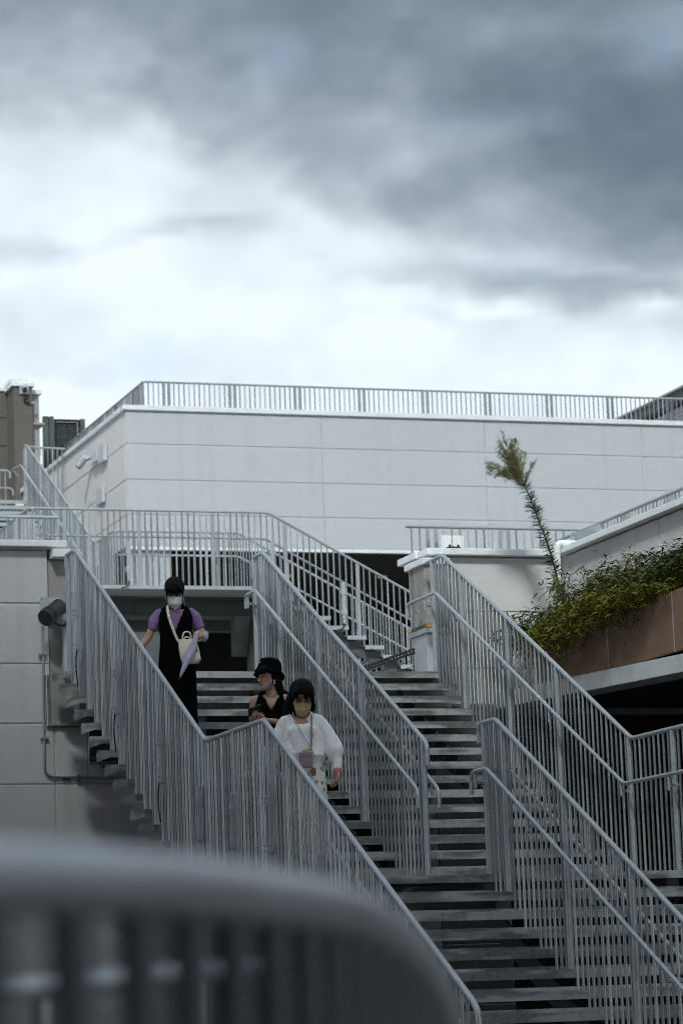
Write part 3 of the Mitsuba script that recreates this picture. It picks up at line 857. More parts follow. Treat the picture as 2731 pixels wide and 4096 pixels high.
lt = thing('lattice_screen', 'black lattice screen panel between the brown building and the stair', 'screen')
part(lt, 'post', cbox(13.52, 13.63, 59.4, 59.5, 8, 13.93, .006), STEELD)
part(lt, 'post', cbox(13.64, 13.735, 59.38, 59.5, 8, 13.925, .006), STEELD)
part(lt, 'post', cbox(14.29, 14.385, 59.38, 59.5, 8, 13.89, .006), STEELD)
part(lt, 'frame', cat(cbox(13.75, 14.28, 59.4, 59.45, 13.83, 13.875, .004), cbox(13.75, 13.79, 59.4, 59.45, 8, 13.83), cbox(14.245, 14.28, 59.4, 59.45, 8, 13.83)), BLACK)
part(lt, 'backing', box(13.79, 14.245, 59.47, 59.49, 8, 13.83), MESHB)
for x in (13.825, 13.96, 14.09, 14.22):
    part(lt, 'slat', cbox(x - .006, x + .006, 59.45, 59.465, 8, 13.83, .002), STEELD)
for z in np.arange(12.0, 13.83, .135):
    part(lt, 'slat', cbox(13.79, 14.245, 59.45, 59.462, z - .005, z + .005, .002), STEELD)

er = thing('slatted_roof', 'dark eaved roof end rising behind the rooftop guard at far right', 'building')
part(er, 'eave', trimesh.Trimesh(*_hull(np.array([(x, y, z) for x in (26.0, 30) for y in (40, 61.5) for z in (13.90, 14.08)])), process=False), STEELD)
part(er, 'gutter', cbox(25.9, 26.02, 40, 61.5, 14.08, 14.12, .01), PIPE)
for i, z in enumerate(np.arange(12.1, 13.85, .11)):
    part(er, 'siding_board', cbox(26.25, 26.3, 40, 61, z, z + .104, .004), ALC)
part(er, 'core', box(26.3, 40, 40.1, 61, 12.07, 13.9), STEELD)

# ------------------------------------------------------------------ the guard close to the camera
fgd = thing('near_guard', 'out of focus grey handrail guard close to the camera at bottom left', 'railing')
path = np.array([(0.16, 1.55, 1.700), (0.332, 1.794, 1.708), (0.395, 1.88, 1.710), (0.518, 2.051, 1.713), (0.654, 2.273, 1.715), (0.810, 2.542, 1.715), (0.955, 2.815, 1.709), (1.076, 3.046, 1.686), (1.171, 3.234, 1.652), (1.260, 3.427, 1.602), (1.326, 3.578, 1.528), (1.40, 3.76, 1.40), (1.52, 4.06, 1.19)])
path[:, 2] -= .014
path[:, 0] -= np.linspace(0, .018, len(path))
from scipy.interpolate import CubicSpline
arc = np.r_[0, np.cumsum(np.linalg.norm(np.diff(path, axis=0), axis=1))]
spl = CubicSpline(arc, path)
NEARR = mat('near_rail', two(principled(speck((0.68, 0.70, 0.72), 0.25, 12), 0.36, 0.75)))
part(fgd, 'top_rail', tube(spl(np.linspace(0, arc[-1], 60)), .0243, 20), NEARR, smooth=True)
NEARB = mat('near_bar', two(principled(speck((0.075, 0.092, 0.095), 0.2, 30), 0.5, 0.3)))  # dark grey-green tone of the near balusters
NBAR = mikit.ply(tube([(0, 0, 0), (0, 0, 1)], 0.015, 12, caps=False), NEARB, smooth=True)
for s in np.arange(.13, arc[-1] - .02, .131):
    q = spl(s)
    part(fgd, 'baluster', NBAR, to_world=T().translate([q[0], q[1], .6]).scale([1, 1, q[2] - .02 - .6]))
low = spl(np.linspace(0, arc[-1], 40)).copy(); low[:, 2] -= 1.05
part(fgd, 'bottom_rail', tube(low, .017, 12), PIPE, smooth=True)
structure('near_platform', cat(box(-1.5, 0.5, -1, 1.9, G, .58)), CONC)
nh = thing('near_handrail', 'out of focus lower handrail glimpsed between the near balusters', 'railing')
part(nh, 'rail', tube([(0.5, 3.7, 1.64), (0.855, 4.084, 1.655), (1.064, 4.226, 1.668), (1.283, 4.364, 1.68), (1.36, 4.43, 1.683)], .017, 14), PIPE, smooth=True)
for t in ((0.92, 4.13, 1.64), (1.20, 4.31, 1.66)):
    part(nh, 'bracket', cyl((t[0], t[1], t[2]), (t[0], t[1], t[2] - .9), .012), GALV, smooth=40)

# ------------------------------------------------------------------ people


def blend(bones, refine=0.012, it=12, sub=2):
    """One continuous surface from tapered bones ((p, r), (q, r2)), smoothed."""
    parts = []
    for b in bones:
        pts = []
        for (p, r) in b:
            m = trimesh.creation.icosphere(subdivisions=sub)
            pts.append(m.vertices * np.broadcast_to(r, 3) + np.array(p, float))
        parts.append(m3.Manifold.hull_points(np.vstack(pts)))
    m = m3.Manifold.batch_boolean(parts, m3.OpType.Add).refine_to_length(refine)
    mm = m.to_mesh()
    t = trimesh.Trimesh(np.array(mm.vert_properties[:, :3], float), np.array(mm.tri_verts), process=True)
    if it:
        trimesh.smoothing.filter_taubin(t, lamb=0.5, nu=0.53, iterations=it)
    return t


def hand_bones(wrist, direction, palm_normal, s=1.0, curl=0.5, thumb_side=1, spread=0.1):
    """Bones of a hand: a palm, four fingers of different lengths bent at the knuckles, a thumb from the side of the palm."""
    d = np.array(direction, float); d /= np.linalg.norm(d)
    n = np.array(palm_normal, float); n -= d * (n @ d); n /= np.linalg.norm(n)
    u = np.cross(d, n)
    w = np.array(wrist, float)
    bones = [((w, .023 * s), (w + d * .035 * s + u * .016 * s, .016 * s), (w + d * .075 * s + u * .026 * s, .011 * s), (w + d * .035 * s - u * .016 * s, .016 * s), (w + d * .075 * s - u * .026 * s, .010 * s))]
    for i, (off, ln) in enumerate(((.027, .066), (.009, .075), (-.009, .070), (-.026, .054))):
        p = w + d * .078 * s + u * off * s
        ang = curl * (1.0 + .18 * i)
        q = p
        a = 0.0
        dirs = d + u * off * spread * 10
        dirs /= np.linalg.norm(dirs)
        r = .0095 * s
        for f, seg in enumerate((.46, .31, .25)):
            a += ang * (.8 if f == 0 else 1.0)
            q2 = q + (dirs * math.cos(a) + n * math.sin(a)) * ln * seg * s
            bones.append(((q, r), (q2, r * .9)))
            q, r = q2, r * .9
    t0 = w + d * .022 * s + u * .024 * s * thumb_side
    t1 = t0 + (d * .7 + u * .75 * thumb_side + n * .35) * .034 * s
    t2 = t1 + (d * .95 + u * .15 * thumb_side + n * .55) * .030 * s
    t3 = t2 + (d * .95 + n * .5) * .020 * s
    bones += [((t0, .0125 * s), (t1, .0105 * s)), ((t1, .0105 * s), (t2, .0095 * s)), ((t2, .0095 * s), (t3, .008 * s))]
    return bones


def rotm(pitch=0.0, yaw=0.0, roll=0.0):
    """Head rotation: pitch > 0 bows towards -y, yaw turns about z, roll tilts."""
    cp, sp, cy_, sy_, cr, sr = math.cos(pitch), math.sin(pitch), math.cos(yaw), math.sin(yaw), math.cos(roll), math.sin(roll)
    X = np.array([[1, 0, 0], [0, cp, -sp], [0, sp, cp]])
    X = np.array([[1, 0, 0], [0, cp, -sp], [0, sp, cp]])
    Z = np.array([[cy_, -sy_, 0], [sy_, cy_, 0], [0, 0, 1]])
    Y = np.array([[cr, 0, sr], [0, 1, 0], [-sr, 0, cr]])
    return Z @ Y @ X


SKIN = mat('skin', two(principled(speck((0.50, 0.315, 0.235), 0.08, 60), 0.55, spec=0.35)))
SKIN2 = mat('skin_warm', two(principled(speck((0.43, 0.245, 0.165), 0.08, 60), 0.55, spec=0.35)))
HAIRB = mat('hair', two(principled((0.0045, 0.004, 0.0042), 0.65, spec=0.10)))
CLOTHB = mat('black_cloth', two(principled((0.0032, 0.0032, 0.0036), 0.95, spec=0.03)))
EYE_D = mat('eye_dark', two(principled((0.012, 0.010, 0.009), 0.3)))
LIP = mat('lips', two(principled((0.30, 0.085, 0.075), 0.5)))
PURPLE = mat('purple_knit', two(principled(speck((0.205, 0.125, 0.275), 0.18, 40), 0.9, sheen=0.4)))
MASKW = mat('mask_white', two(principled((0.72, 0.72, 0.73), 0.8)))
MASKB = mat('mask_beige', two(principled(speck((0.50, 0.36, 0.20), 0.08, 60), 0.85)))
MASKG = mat('mask_grey', two(principled((0.16, 0.15, 0.155), 0.85)))
WHITEC = mat('white_blouse', two(principled(speck((0.86, 0.86, 0.86), 0.03, 20), 0.85, sheen=0.3)))
CREAM = mat('cream_canvas', two(principled(speck((0.62, 0.57, 0.47), 0.10, 25), 0.8)))
LAV = mat('lavender_cloth', two(principled(speck((0.40, 0.40, 0.52), 0.15, 20), 0.75)))
MAUVE = mat('mauve_leather', two(principled((0.27, 0.215, 0.21), 0.5)))
GOLD = mat('gold', two(principled((0.75, 0.52, 0.22), 0.25, 0.9)))
GREYK = mat('grey_knit', two(principled(speck((0.32, 0.32, 0.34), 0.15, 40), 0.9)))
PINK = mat('pink_band', two(principled((0.55, 0.22, 0.24), 0.7)))
CORD = mat('bead_cord', two(principled((0.36, 0.36, 0.50), 0.5)))


def floral(p, n, uv):
    u, v = p.x * 16 + p.y * 5, p.z * 17
    d1, d2, r = voronoi(u, v)
    spot = 1 - smoothstep(0.20, 0.34, d1)
    core = 1 - smoothstep(0.06, 0.16, d1)
    teal = mi.Color3f(0.16, 0.27, 0.28); tan = mi.Color3f(0.42, 0.23, 0.10); mauve_ = mi.Color3f(0.24, 0.17, 0.16)
    c = dr.select(r < 0.40, teal, dr.select(r < 0.75, tan, mauve_))
    base = mi.Color3f(0.76, 0.75, 0.70)
    return mix(mix(base, c, spot * 0.8), mi.Color3f(0.10, 0.09, 0.08), core * 0.5)


FLORAL = mat('floral_cloth', two(principled(proc(floral), 0.85)))


def head_bones(c, M, s=1.0):
    """Skull, jaw, nose, ears and neck stub in the head's frame (face towards -y)."""
    def q(x, y, z):
        return np.array(c) + M @ (np.array((x, y, z)) * s)
    return [
        ((q(0, .012, .045), .082 * s), (q(0, .022, .03), .082 * s)),
        ((q(0, -.012, .02), .072 * s), (q(0, -.028, -.045), .052 * s)),
        ((q(0, -.028, -.045), .052 * s), (q(0, -.052, -.098), .022 * s)),
        ((q(.040, -.02, -.035), .028 * s), (q(.022, -.045, -.092), .020 * s)),
        ((q(-.040, -.02, -.035), .028 * s), (q(-.022, -.045, -.092), .020 * s)),
        ((q(.035, -.055, -.02), .022 * s), (q(-.035, -.055, -.02), .022 * s)),
        ((q(0, -.082, .010), .008 * s), (q(0, -.101, -.030), .0115 * s)),
        ((q(.010, -.090, -.032), .008 * s), (q(-.010, -.090, -.032), .008 * s)),
        ((q(.076, .010, -.002), .011 * s), (q(.077, .012, -.032), .009 * s)),
        ((q(-.076, .010, -.002), .011 * s), (q(-.077, .012, -.032), .009 * s)),
    ]


def face_marks(t, c, M, s=1.0, lips=True, brow=True, down=True):
    def q(x, y, z):
        return np.array(c) + M @ (np.array((x, y, z)) * s)
    for k in (-1, 1):
        part(t, 'eye', tube([q(k * .020, -.083, .000), q(k * .031, -.0845, .003), q(k * .044, -.076, .000)], np.array((.003, .0058, .003)) * s, 8), EYE_D, smooth=True)
        if brow:
            part(t, 'eyebrow', tube([q(k * .017, -.087, .022), q(k * .032, -.086, .027), q(k * .050, -.074, .022)], np.array((.003, .0035, .002)) * s, 6), HAIRB, smooth=True)
    if lips:
        part(t, 'lips', tube([q(-.020, -.076, -.064), q(0, -.086, -.0625), q(.020, -.076, -.064)], np.array((.003, .0075, .003)) * s, 8), LIP, smooth=True)


def placed(t0):
    """Parts made in a person's own frame are moved to where the person stands."""
    pos, ang = t0
    c, s_ = math.cos(ang), math.sin(ang)
    Rz = np.array([[c, -s_, 0], [s_, c, 0], [0, 0, 1.0]])

    def go(mesh):
        m = mesh.copy()
        m.vertices = m.vertices @ Rz.T + np.array(pos)
        return m
    return go


def person(name, label, pos, ang):
    k = thing(name, label, 'person', 'women walking down the stair')
    go = placed((pos, ang))

    def add(pname, mesh, m_, smooth=True, lab=None, parent=None, color=None):
        return part(parent or k, pname, go(mesh), m_, smooth=smooth, label=lab, color=color)
    return k, add, go


_part = part


def marks(k, go, c, M, **kw):
    """face_marks through the person's frame."""
    global part
    keep = part

    def moved(parent, name, mesh, m_, smooth=False, **q):
        return keep(parent, name, go(mesh), m_, smooth=smooth, **q)
    part = moved
    try:
        face_marks(k, c, M, **kw)
    finally:
        part = keep


def cap_hair(c, M, s, fringe, back=0.0, grow=1.0, sides=True):
    """A hair shell over the skull with a fringe line; more bones can be added behind."""
    def q(x, y, z):
        return np.array(c) + M @ (np.array((x, y, z)) * s)
    b = [((q(0, .014, .056), .0905 * s * grow), (q(0, .036, .028), .090 * s * grow)),
         ((q(0, .040, .02), .080 * s), (q(0, .045, -.045), .060 * s)),
         ]
    if sides:
        b += [((q(k_ * .062, .01, .035), .030 * s), (q(k_ * .072, .022, -.03), .020 * s)) for k_ in (1, -1)]
    for (x0, z0, x1, z1, r) in fringe:
        b.append(((q(x0, -.058, z0), r * s), (q((x0 + x1) / 2, -.080, (z0 + z1) / 2 + .004), r * s * .9), (q(x1, -.090 + abs(x1) * .35, z1), r * s * .35)))
    return b


def strands(anchors, n, length, spread, fall, seed, r=.0016):
    """Loose hairs: thin tubes that leave the anchors and fall."""
    rng_ = np.random.default_rng(seed)
    out = []
    for _ in range(n):
        a_ = np.array(anchors[rng_.integers(len(anchors))], float) + rng_.normal(size=3) * .006
        d_ = np.array(spread) * rng_.normal(size=3)
        l_ = length * rng_.uniform(.5, 1.2)
        t_ = np.linspace(0, 1, 6)[:, None]
        out.append(tube(a_ + d_ * t_ + np.array(fall) * l_ * t_ ** 1.4 + rng_.normal(size=3) * .006 * t_ * t_, np.linspace(r, r * .4, 6), 4, caps=False))
    return cat(*out)


def sleeve_path(pts, radii, n=18, folds=0.0, seed=0):
    """A soft sleeve swept along joints, with slight folds."""
    from scipy.interpolate import CubicSpline as CS
    p = np.array(pts, float)
    t = np.r_[0, np.cumsum(np.linalg.norm(np.diff(p, axis=0), axis=1))]
    u = np.linspace(0, t[-1], 22)
    P = CS(t, p)(u); Rr = np.interp(u, t, radii)
    m = tube(P, Rr, n)
    if folds:
        v = m.vertices
        nn = vfbm(v * np.array((16, 16, 9.0)) + seed, 3, seed) - .5
        m.vertices = v + m.vertex_normals * (nn * folds)[:, None]
    return m


def crumple(m, amp, scale=(14, 14, 7), seed=1):
    v = m.vertices
    nn = vfbm(v * np.array(scale, float) + seed * 3.1, 3, seed) - .5
    m.vertices = v + m.vertex_normals * (nn * amp)[:, None]
    return m


def sub(m, n=1):
    for _ in range(n):
        v, f = trimesh.remesh.subdivide(m.vertices, m.faces)
        m = trimesh.Trimesh(v, f, process=False)
    return m


# ---- the woman in the purple knit and black dress, holding a folded umbrella
k, add, go = person('person', 'woman in purple knit, black dress and white mask holding a folded umbrella', (7.165, 26.30, 4.03), -0.27)
hc, HM = (0.0, -.03, 1.425), rotm(.42, .02)
add('body', blend(head_bones(hc, HM, 1.04)
                  + [((( 0, .012, 1.30), .046), ((0, -.005, 1.38), .048)), (((0, .02, 1.26), .06), ((0, .012, 1.33), .046))]
                  + [(((-.155, .005, 1.225), .034), ((-.250, -.01, 1.03), .035)), (((-.250, -.01, 1.03), .035), ((-.375, -.10, .86), .026))]
                  + hand_bones((-.375, -.10, .86), (-.35, -.25, -.75), (.75, .1, -.35), 1.0, .55, 1)
                  + [(((.155, .01, 1.225), .034), ((.255, .02, 1.03), .035)), (((.255, .02, 1.03), .034), ((.222, -.13, 1.015), .027))]
                  + hand_bones((.222, -.13, 1.015), (-.25, -.85, .05), (-.8, .2, -.35), .95, .85, 1)
                  + [(((-.085, .02, .42), .045), ((-.085, .02, .10), .033)), (((.085, .02, .42), .045), ((.085, .03, .10), .033)), (((0, .02, 1.2), .05), ((0, .02, .42), .05)), (((-.085, .02, .42), .045), ((.085, .02, .42), .045))], .011, 10), SKIN2)
add('hair', blend(cap_hair(hc, HM, 1.04, [(-.05, .085, -.045, .035, .026), (-.02, .09, -.012, .018, .028), (.012, .09, .012, -.012, .024), (.04, .088, .046, .03, .026), (-.065, .07, -.070, -.01, .012), (.065, .07, .068, -.01, .012)], grow=.97, sides=False)
                  + [(((0, .06, 1.44), .06), ((0, .075, 1.36), .045))], .009, 6), HAIRB)
add('loose_hair', strands([np.array(hc) + HM @ np.array(p_) for p_ in ((-.055, -.075, .05), (-.02, -.088, .045), (.015, -.09, .045), (.05, -.078, .05))], 44, .075, (.012, .006, .004), (0, -.12, -1), 11), HAIRB)
marks(k, go, hc, HM, lips=False, s=1.04)
q = lambda x, y, z: np.array(hc) + HM @ (np.array((x, y, z)) * 1.04)
add('mask', blend([((q(.052, -.052, -.022), .014), (q(0, -.096, -.020), .014), (q(.042, -.062, -.075), .014), (q(0, -.108, -.062), .016), (q(0, -.078, -.112), .013), (q(.022, -.06, -.108), .012)),
                   ((q(-.052, -.052, -.022), .014), (q(0, -.096, -.020), .014), (q(-.042, -.062, -.075), .014), (q(0, -.108, -.062), .016), (q(0, -.078, -.112), .013), (q(-.022, -.06, -.108), .012))], .008, 4), MASKW)
for s_ in (-1, 1):
    add('mask_loop', tube([q(s_ * .058, -.045, -.02), q(s_ * .078, -.01, -.015), q(s_ * .076, -.01, -.06), q(s_ * .05, -.05, -.085)], .0018, 5), MASKW)
add('earring', cyl(q(.08, -.005, -.05), q(.085, -.01, -.125), .0022, 5), MASKW)
knit = blend([(((-.108, .01, 1.238), (.052, .055, .042)), ((.108, .01, 1.238), (.052, .055, .042)), ((0, -.015, 1.06), (.125, .085, .05))), (((0, .01, 1.30), .057), ((0, -.004, 1.335), .053))], .012, 8)
add('knit_top', knit, PURPLE)
for s_, pts in ((-1, [(-.120, .005, 1.256), (-.165, 0, 1.225), (-.190, -.01, 1.165), (-.215, -.012, 1.10)]), (1, [(.118, .01, 1.256), (.165, .01, 1.225), (.198, .015, 1.165), (.225, .018, 1.10)])):
    add('puff_sleeve', crumple(sleeve_path(pts, [.040, .045, .050, .040], 20), .022, (22, 22, 16), 4), PURPLE)
dress = loft([((0, .02, .19), .185, .15), ((0, .02, .40), .178, .145), ((.005, .015, .62), .170, .135), ((.005, .015, .80), .168, .125), ((0, .01, .92), .150, .112), ((0, .0, 1.02), .142, .105), ((0, -.002, 1.12), .150, .105), ((0, .0, 1.20), .158, .100), ((0, .012, 1.255), .150, .082), ((0, .018, 1.295), .118, .066), ((0, .02, 1.318), .085, .055)], 40)
dm = sub(dress, 2)
# the V neck: the front of the dress opens to the knit
v = dm.vertices
cut = (v[:, 1] < .0) & (np.abs(v[:, 0]) < (v[:, 2] - 1.085) * .42) & (v[:, 2] > 1.085)
dm = trimesh.Trimesh(v, dm.faces[~cut[dm.faces].any(1)], process=False)
dm.remove_unreferenced_vertices()
dm.vertices[:, 1] -= .012 * (dm.vertices[:, 2] > 1.0) * (dm.vertices[:, 1] < 0)
add('dress', crumple(dm, .012, (9, 9, 3.5), 7), CLOTHB)
add('arm_cover', sleeve_path([(.254, .018, 1.055), (.250, -.02, 1.02), (.230, -.105, 1.014)], [.043, .043, .033], 16, .006, 3), GREYK)
add('necklace_pendant', ball((0, -.108, 1.265), .006, 1), MASKW)
PUR_POS, PUR_GO = (7.165, 26.30, 4.03), go
# her shoulder bag
bg = thing('shoulder_bag', 'cream canvas shoulder bag with gold studs, worn by the woman in purple', 'bag')


def onto(go_, parent, name, mesh, m_, smooth=False, label=None):
    return _part(parent, name, go_(mesh), m_, smooth=smooth, label=label)


def bagshape(x0, x1, xb0, xb1, y, d, z0, z1):
    pts = []
    for (a, b, z, dd) in ((x0, x1, z1, d * .55), (xb0, xb1, z0 + .02, d), (xb0 + .025, xb1 - .03, z0 - .012, d * .75)):
        for X in (a, b):
            for Y in (-dd / 2, dd / 2):
                pts.append((X, y + Y, z))
    h = trimesh.Trimesh(*_hull(np.array(pts)), process=False)
    h = sub(h, 3)
    trimesh.smoothing.filter_laplacian(h, lamb=.4, iterations=5)
    return h


onto(go, bg, 'body', crumple(bagshape(.018, .180, .036, .218, -.165, .10, .755, .962), .010, (16, 16, 12), 3), CREAM, True)
onto(go, bg, 'handle', tube(fillet([(.06, -.185, .93), (.062, -.195, 1.02), (.085, -.195, 1.05), (.125, -.195, 1.045), (.138, -.19, 1.0), (.142, -.185, .93)], .02), .0075, 8), CREAM, True)
onto(go, bg, 'handle', tube(fillet([(.07, -.14, .93), (.075, -.13, 1.0), (.10, -.13, 1.015), (.13, -.13, .99), (.14, -.14, .93)], .02), .0065, 8), CREAM, True)
onto(go, bg, 'strap', tube(np.array([(-.062, .02, 1.315), (-.068, -.065, 1.29), (-.058, -.118, 1.20), (-.035, -.125, 1.12), (-.008, -.135, 1.04), (.018, -.15, .975)]), .0125, 8), CREAM, True)
onto(go, bg, 'clasp', tube([(.018, -.152, .99), (.022, -.155, .955)], .007, 6), GOLD, True)
onto(go, bg, 'buckle', ball((-.052, -.125, 1.20), (.014, .006, .010), 1), GOLD, True)
for (x, z) in ((.07, .905), (.125, .93), (.11, .87), (.15, .84), (.075, .845), (.19, .815), (.185, .90)):
    onto(go, bg, 'stud', ball((x, -.206 + .02 * (z > .9), z), .0045, 1), GOLD, True)
for (x, z, a, b_) in ((.098, .893, .006, .014), (.094, .855, .004, .006), (.082, .828, .010, .013), (.182, .868, .010, .018), (.172, .845, .008, .006)):
    onto(go, bg, 'print', ball((x, -.2085 + .010 * (z > .88), z), (a, .004, b_), 1), BLACK, True)
um = thing('folded_umbrella', 'folded lavender umbrella hanging point down from the hand of the woman in purple', 'umbrella')
ua, ub = np.array((.205, -.235, 1.05)), np.array((.032, -.275, .635))
t = np.linspace(0, 1, 16)
rad = np.interp(t, [0, .05, .12, .3, .55, .8, .95, 1], [.012, .020, .019, .028, .036, .024, .013, .006])
U = tube(ua + (ub - ua) * t[:, None] + np.array((0, 0, 1.0)) * 0, rad, 20)
v = U.vertices; a_ = (v - ua) @ (ub - ua) / np.sum((ub - ua) ** 2)
nn = np.sin(np.arctan2(v[:, 1] + .25, v[:, 0] - (ua + (ub - ua) * a_[:, None])[:, 0]) * 3 + a_ * 7)
U.vertices = v + U.vertex_normals * (nn * .007 * np.sin(np.clip(a_, 0, 1) * math.pi))[:, None]
onto(go, um, 'canopy', U, LAV, True)
onto(go, um, 'tip', tube([ub, ub + (ub - ua) / np.linalg.norm(ub - ua) * .03], .008, 8), BLACK, True)

# ---- the woman in the black bucket hat, looking to the left
k, add, go = person('person', 'woman in a black bucket hat and black sleeveless top looking left', (7.52, 24.60, 3.12), -0.29)
hc, HM = (-.015, -.01, 1.375), rotm(.05, -.95, -.03)
HS = 1.0
q = lambda x, y, z: np.array(hc) + HM @ (np.array((x, y, z)) * HS)
add('body', blend(head_bones(hc, HM, HS)
                  + [(((.01, .015, 1.22), .052), ((.0, .0, 1.32), .047)), (((-.10, .02, 1.19), .040), ((.11, .02, 1.19), .040), ((0, -.015, 1.12), .07))]
                  + [(((-.135, .01, 1.175), .043), ((-.150, .03, .97), .034)), (((-.150, .03, .97), .033), ((-.165, -.13, 1.015), .023))]
                  + hand_bones((-.165, -.13, 1.015), (.15, -.75, .35), (.6, .3, .5), .95, .6, -1)
                  + [(((.14, .01, 1.175), .043), ((.17, .03, .97), .034)), (((.17, .03, .97), .033), ((.0, -.13, .99), .023))]
                  + hand_bones((.0, -.13, .99), (-.8, -.35, .1), (0, -.2, 1), .95, .5, 1)
                  + [(((-.08, .02, .75), .09), ((-.08, 0, .42), .06)), (((-.08, 0, .42), .055), ((-.08, .02, .09), .035)), (((.08, .02, .75), .09), ((.08, -.03, .42), .06)), (((.08, -.03, .42), .055), ((.08, .02, .09), .035))], .010, 10), SKIN)
add('hair', blend(cap_hair(hc, HM, HS, [(-.045, .075, -.050, .030, .022), (-.015, .08, -.015, .028, .024), (.018, .08, .018, .028, .024), (.045, .075, .050, .030, .022)])
                  + [((q(.05, .05, -.02), .038), ((.085, .07, 1.20), .045), ((.115, .06, 1.09), .028)), ((q(-.02, .06, -.02), .045), ((.05, .085, 1.19), .05)), ((q(.075, .03, -.01), .018), (q(.083, .03, -.10), .012)), (((.10, .06, 1.26), .02), ((.16, .04, 1.235), .006))], .009, 6), HAIRB)
add('loose_hair', strands([q(.03, .085, -.03), q(.06, .07, -.03), (.10, .06, 1.22), (.12, .05, 1.16)], 70, .13, (.020, .015, .006), (.25, -.05, -1), 12, .002), HAIRB)
marks(k, go, hc, HM, lips=True, s=HS)
HT = rotm(-.22, -.95, -.16)                          # the hat sits tipped back
ho = np.array(hc) + HM @ np.array((0, .018, .052))
hq = lambda x, y, z: ho + HT @ np.array((x, y, z))


def hat():
    prof = [(.0, .100), (.050, .101), (.080, .093), (.092, .072), (.098, .03), (.101, .0), (.104, -.006), (.124, -.046), (.127, -.051), (.124, -.054), (.101, -.014), (.096, -.012)]
    a = np.arange(36) * 2 * math.pi / 36
    rings = []
    for r, z in prof[1:]:
        droop = .012 * np.sin(a * 2 + .6) * (r > .12)
        rings.append(np.stack([ho[0] + 0 * a, ho[1] + 0 * a, ho[2] + 0 * a], 1) + (np.stack([r * np.cos(a), r * 1.08 * np.sin(a), z + droop], 1) @ HT.T))
    top = ho + HT @ np.array((0, 0, .102))
    m = loft(rings, 36, cap=False)
    n = len(m.vertices)
    f = np.vstack([m.faces, [(n, (j + 1) % 36, j) for j in range(36)]])
    return trimesh.Trimesh(np.vstack([m.vertices, top]), f, process=False)


hk = add('bucket_hat', crumple(hat(), .006, (18, 18, 18), 5), CLOTHB, 50)
add('logo', trimesh.Trimesh(*_hull(np.array([hq(x, y, z) for (x, y, z) in ((-.014, -.106, .045), (.016, -.106, .045), (.012, -.104, .060), (-.010, -.104, .060), (.0, -.098, .052))])), process=False), GOLD, False, parent=hk)
add('chin_mask', blend([((q(-.030, -.062, -.095), .013), (q(0, -.075, -.108), .014), (q(.028, -.055, -.104), .014)), ((q(.028, -.055, -.104), .014), (q(.058, -.018, -.066), .013), (q(.048, -.025, -.098), .012)), ((q(-.03, -.062, -.095), .013), (q(-.056, -.02, -.066), .012), (q(-.045, -.03, -.098), .012))], .008, 4), MASKG)
add('earring', cat(ball(q(.083, .0, -.045), .007, 1), ball(q(.084, -.002, -.064), .009, 1)), MASKW)
top = loft([((0, .02, .70), .150, .110), ((0, .015, .85), .140, .105), ((0, .0, .98), .145, .112), ((0, .0, 1.08), .142, .110), ((0, .008, 1.15), .138, .100), ((0, .015, 1.20), .124, .080), ((0, .02, 1.245), .098, .060), ((0, .022, 1.262), .07, .05)], 40)
tm = sub(top, 2); v = tm.vertices
cut = (v[:, 1] < .01) & (np.abs(v[:, 0] - .005) < (v[:, 2] - 1.090) * .52 + .004 * np.sin(v[:, 2] * 400)) & (v[:, 2] > 1.090)
tm = trimesh.Trimesh(v, tm.faces[~cut[tm.faces].any(1)], process=False); tm.remove_unreferenced_vertices()
add('top', crumple(tm, .010, (12, 12, 6), 2), CLOTHB)
add('skirt', crumple(loft([((0, .02, .14), .19, .17), ((0, .02, .40), .175, .15), ((0, .02, .62), .165, .13), ((0, .02, .74), .145, .108)], 32), .02, (8, 8, 2), 9), CLOTHB)
add('necklace', tube([(-.055, -.03, 1.235), (-.03, -.075, 1.17), (.012, -.098, 1.115), (.035, -.085, 1.15), (.06, -.03, 1.235)], .0016, 5), GOLD)
ph = thing('phone', 'black phone held in the hand of the woman in the hat', 'phone')
onto(go, ph, 'case', trimesh.Trimesh(*_hull(np.array([np.array((-.140, -.215, 1.075)) + x * np.array((.055, -.01, .016)) + y * np.array((.0, -.042, .05)) + z * np.array((.0, .004, .004)) for x in (-1, 1) for y in (-.6, .6) for z in (-1, 1)])), process=False), BLACK)

# ---- the woman in the white blouse and floral trousers
k, add, go = person('person', 'woman in white blouse, floral trousers and beige mask stepping down', (7.585, 23.95, 2.815), -0.29)
hc, HM = (0.005, -.035, 1.425), rotm(.36, .10)
HS = 1.10
q = lambda x, y, z: np.array(hc) + HM @ (np.array((x, y, z)) * HS)
add('body', blend(head_bones(hc, HM, HS)
                  + [(((0, .015, 1.29), .052), ((0, -.012, 1.37), .050)), (((-.09, .02, 1.245), .036), ((.09, .02, 1.255), .036), ((0, -.015, 1.20), .065))]
                  + [(((.14, .02, 1.215), .036), ((.225, .04, 1.0), .034)), (((.235, .04, 1.0), .032), ((.275, -.05, .815), .023))]
                  + hand_bones((.277, -.055, .805), (.02, -.22, -.95), (-.9, -.35, .15), 1.08, .62, -1)
                  + [(((-.14, .02, 1.20), .036), ((-.225, .04, .98), .034)), (((-.235, .04, .98), .032), ((-.27, -.05, .80), .023))]
                  + hand_bones((-.272, -.055, .79), (-.02, -.15, -.98), (.9, -.35, .15), 1.0, .4, 1)
                  + [(((-.08, .02, .45), .06), ((-.08, .03, .08), .035)), (((.085, -.06, .45), .06), ((.085, -.03, .06), .035))], .010, 10), SKIN2)
